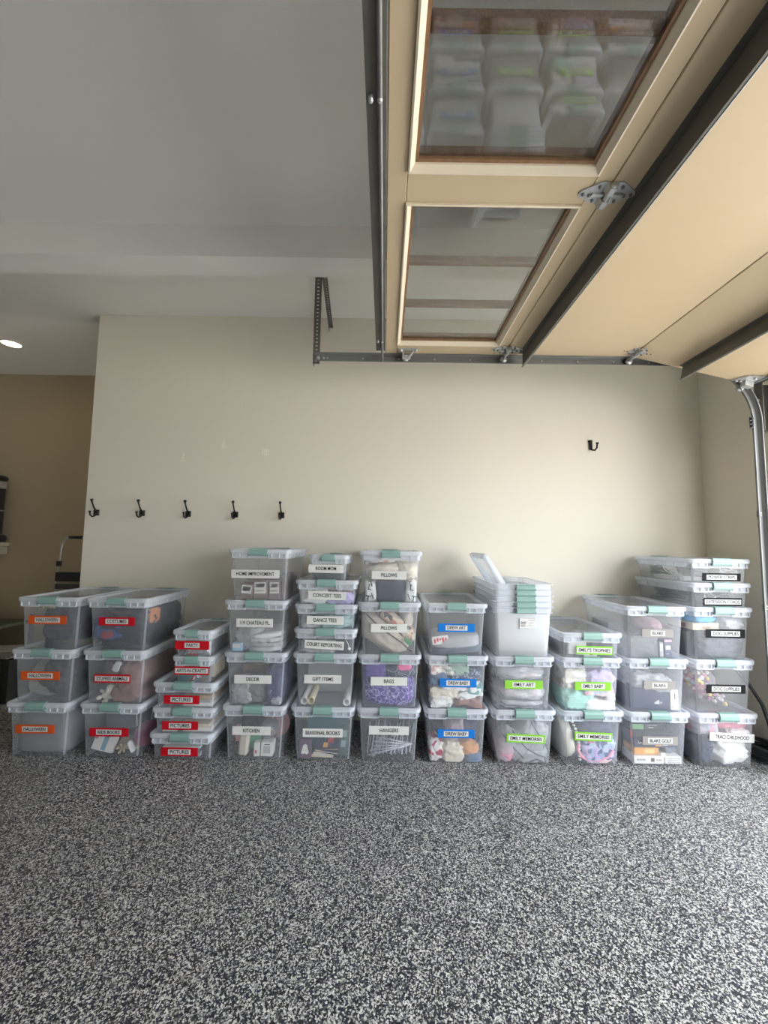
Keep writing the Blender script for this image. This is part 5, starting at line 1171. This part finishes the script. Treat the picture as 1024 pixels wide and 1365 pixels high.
# wall shelf with black luggage
t = thing('wall_shelf', 'white shelf ledge on the alcove wall at the far left edge', 'shelf', (-4.55, AY, 1.27))
shelfm = solid('shelf_white', (.36, .32, .25), .6)
b = MB(); b.bbox(-.5, .30, -.26, 0, .03, .075, .004); b.obj('board', shelfm, t)
b = MB(); b.bbox(-.48, .28, -.20, 0, -.06, .03, .004); b.obj('cleat', shelfm, t)
BAGM = fab('black_nylon', (.016, .013, .012), rough=.6)
GREYB = solid('grey_band', (.22, .20, .18), .6)
t = thing('duffel_bag', 'black padded bag with light bands standing on the alcove shelf', 'bag', (-4.44, AY-.14, 1.345))
b = MB(); b.loft([rrect(.16, .10, .05, z) for z in (.09, .10, .30, .52, .60)], 0, True, True, True); b.obj('body', BAGM, t)
b = MB(); b.loft([rrect(.20+d, .115+d, .06, z) for d, z in ((-.02, 0), (0, .012), (.008, .04), (0, .075), (-.03, .09))], 0, True, True, True); b.obj('base_pad', BAGM, t)
b = MB(); b.loft([rrect(.165, .104, .05, z) for z in (.60, .605, .675, .68)], 0, True, True, True); b.obj('light_band', GREYB, t)
b = MB(); b.loft([rrect(.17+d, .105+d, .06, z) for d, z in ((-.02, .68), (0, .69), (.008, .71), (0, .735), (-.03, .75))], 0, True, True, True); b.obj('top_pad', BAGM, t)
b = MB(); b.loft([rrect(.162, .102, .05, z) for z in (.345, .36)], 0, True); b.obj('piping', GREYB, t)
b = MB(); b.bbox(.02, .12, -.108, -.10, .10, .16, .003); b.obj('tag', solid('cream_tag', (.6, .55, .35), .6), t)
# low shelf unit at the left edge with odds and ends
t = thing('low_shelf', 'low dark shelf rack in the alcove behind the leftmost bins', 'shelf', (-4.30, AY-.28, 0))
gm = solid('rack_green_grey', (.10, .11, .075), .6)
for z in (.50, .03):
    b = MB(); b.bbox(-.6, .42, -.22, .25, z-.03, z, .004); b.obj('board', gm, t)
for x in (-.59, .39):
    for y in (-.21, .24):
        b = MB(); b.bbox(x, x+.03, y-.015, y+.015, 0, .56, .003); b.obj('post', BLACKM, t)
t = thing('rolled_blanket', 'tan rolled fleece blanket lying on the low alcove rack', 'blanket', (-4.27, AY-.36, .505))
b = MB()
prof = [(.01, -.24), (.07, -.235), (.092, -.20), (.096, 0), (.092, .20), (.07, .235), (.01, .24)]
b.lathe([(r*(1+.05*math.sin(7*z*10)), z) for r, z in prof], 18, 0, True, M=Matrix.Translation((0, 0, .096)) @ Matrix.Rotation(math.radians(90), 4, 'Y'))
b.obj('roll', fab('tan_fleece', (.42, .30, .17)), t)
b = MB()
for x in (-.10, .12): b.tube([(x, .099*math.cos(a), .096+.099*math.sin(a)) for a in [2*math.pi*k/16 for k in range(16)]], .005, 6, closed=True)
b.obj('tie_strap', BLACKM, t)
t = thing('dark_tote', 'dark grey fabric tote under the low rack board', 'tote', (-4.35, AY-.36, .035))
b = MB(); b.loft([rrect(.25, .14, .04, z) for z in (0, .01, .15, .28)], 0, True, True, False); b.obj('body', fab('charcoal', (.09, .085, .08)), t)
b = MB(); b.tube([(-.1, -.142, .22), (-.09, -.15, .32), (.09, -.15, .32), (.1, -.142, .22)], .008, 8); b.obj('handle', BAGM, t)
t = thing('newspaper_pile', 'folded newspapers lying on a black crate left of the bins', 'newspaper', (-3.35, 3.62, .36))
npm = solid('newsprint', (.24, .22, .19), .8, var=.2, nscale=50)
for k in range(4):
    b = MB(); b.bbox(-.17, .17, -.13, .13, .014*k, .014*k+.012, .004, M=Matrix.Rotation(.12*(k-1), 4, 'Z')); b.obj('sheet', npm, t)
t = thing('black_crate', 'black plastic crate on the floor left of the bins', 'crate', (-3.38, 3.62, 0))
b = MB()
for sx in (-1, 1): b.box(min(sx*.22, sx*.205), max(sx*.22, sx*.205), -.16, .16, 0, .355)
for sy in (-1, 1): b.box(-.205, .205, min(sy*.16, sy*.145), max(sy*.16, sy*.145), 0, .355)
b.box(-.205, .205, -.145, .145, 0, .01); b.obj('body', RUBBER, t)
b = MB()
for sy in (-1, 1):
    for k in range(7): b.box(-.18+.055*k, -.165+.055*k, sy*.163-.004, sy*.163+.004, .03, .33)
b.obj('ribs', RUBBER, t)
# ------------------------------------------------------------------ clutter by the door jamb at right
b = MB(); b.tube([(2.46, 2.95, .62), (2.47, 2.86, .56), (2.50, 2.79, .47), (2.535, 2.74, .36), (2.555, 2.72, .24), (2.555, 2.71, .12), (2.55, 2.70, .03)], .011, 8)
tag(b.obj('power_cable', RUBBER), 'thick black cable hanging down beside the rightmost bin stack', 'cable')
b = MB()
random.seed(5)
for k in range(4):
    r = .055+.012*k; b.tube([(2.535+r*math.cos(a)+.01*math.sin(3*a+k), 2.74+1.4*r*math.sin(a), .02+.028*k+.008*math.sin(2*a+k)) for a in [2*math.pi*i/24 for i in range(24)]], .013, 8, closed=True)
tag(b.obj('cable_coil', RUBBER), 'coil of black cable on the floor by the door jamb', 'cable')
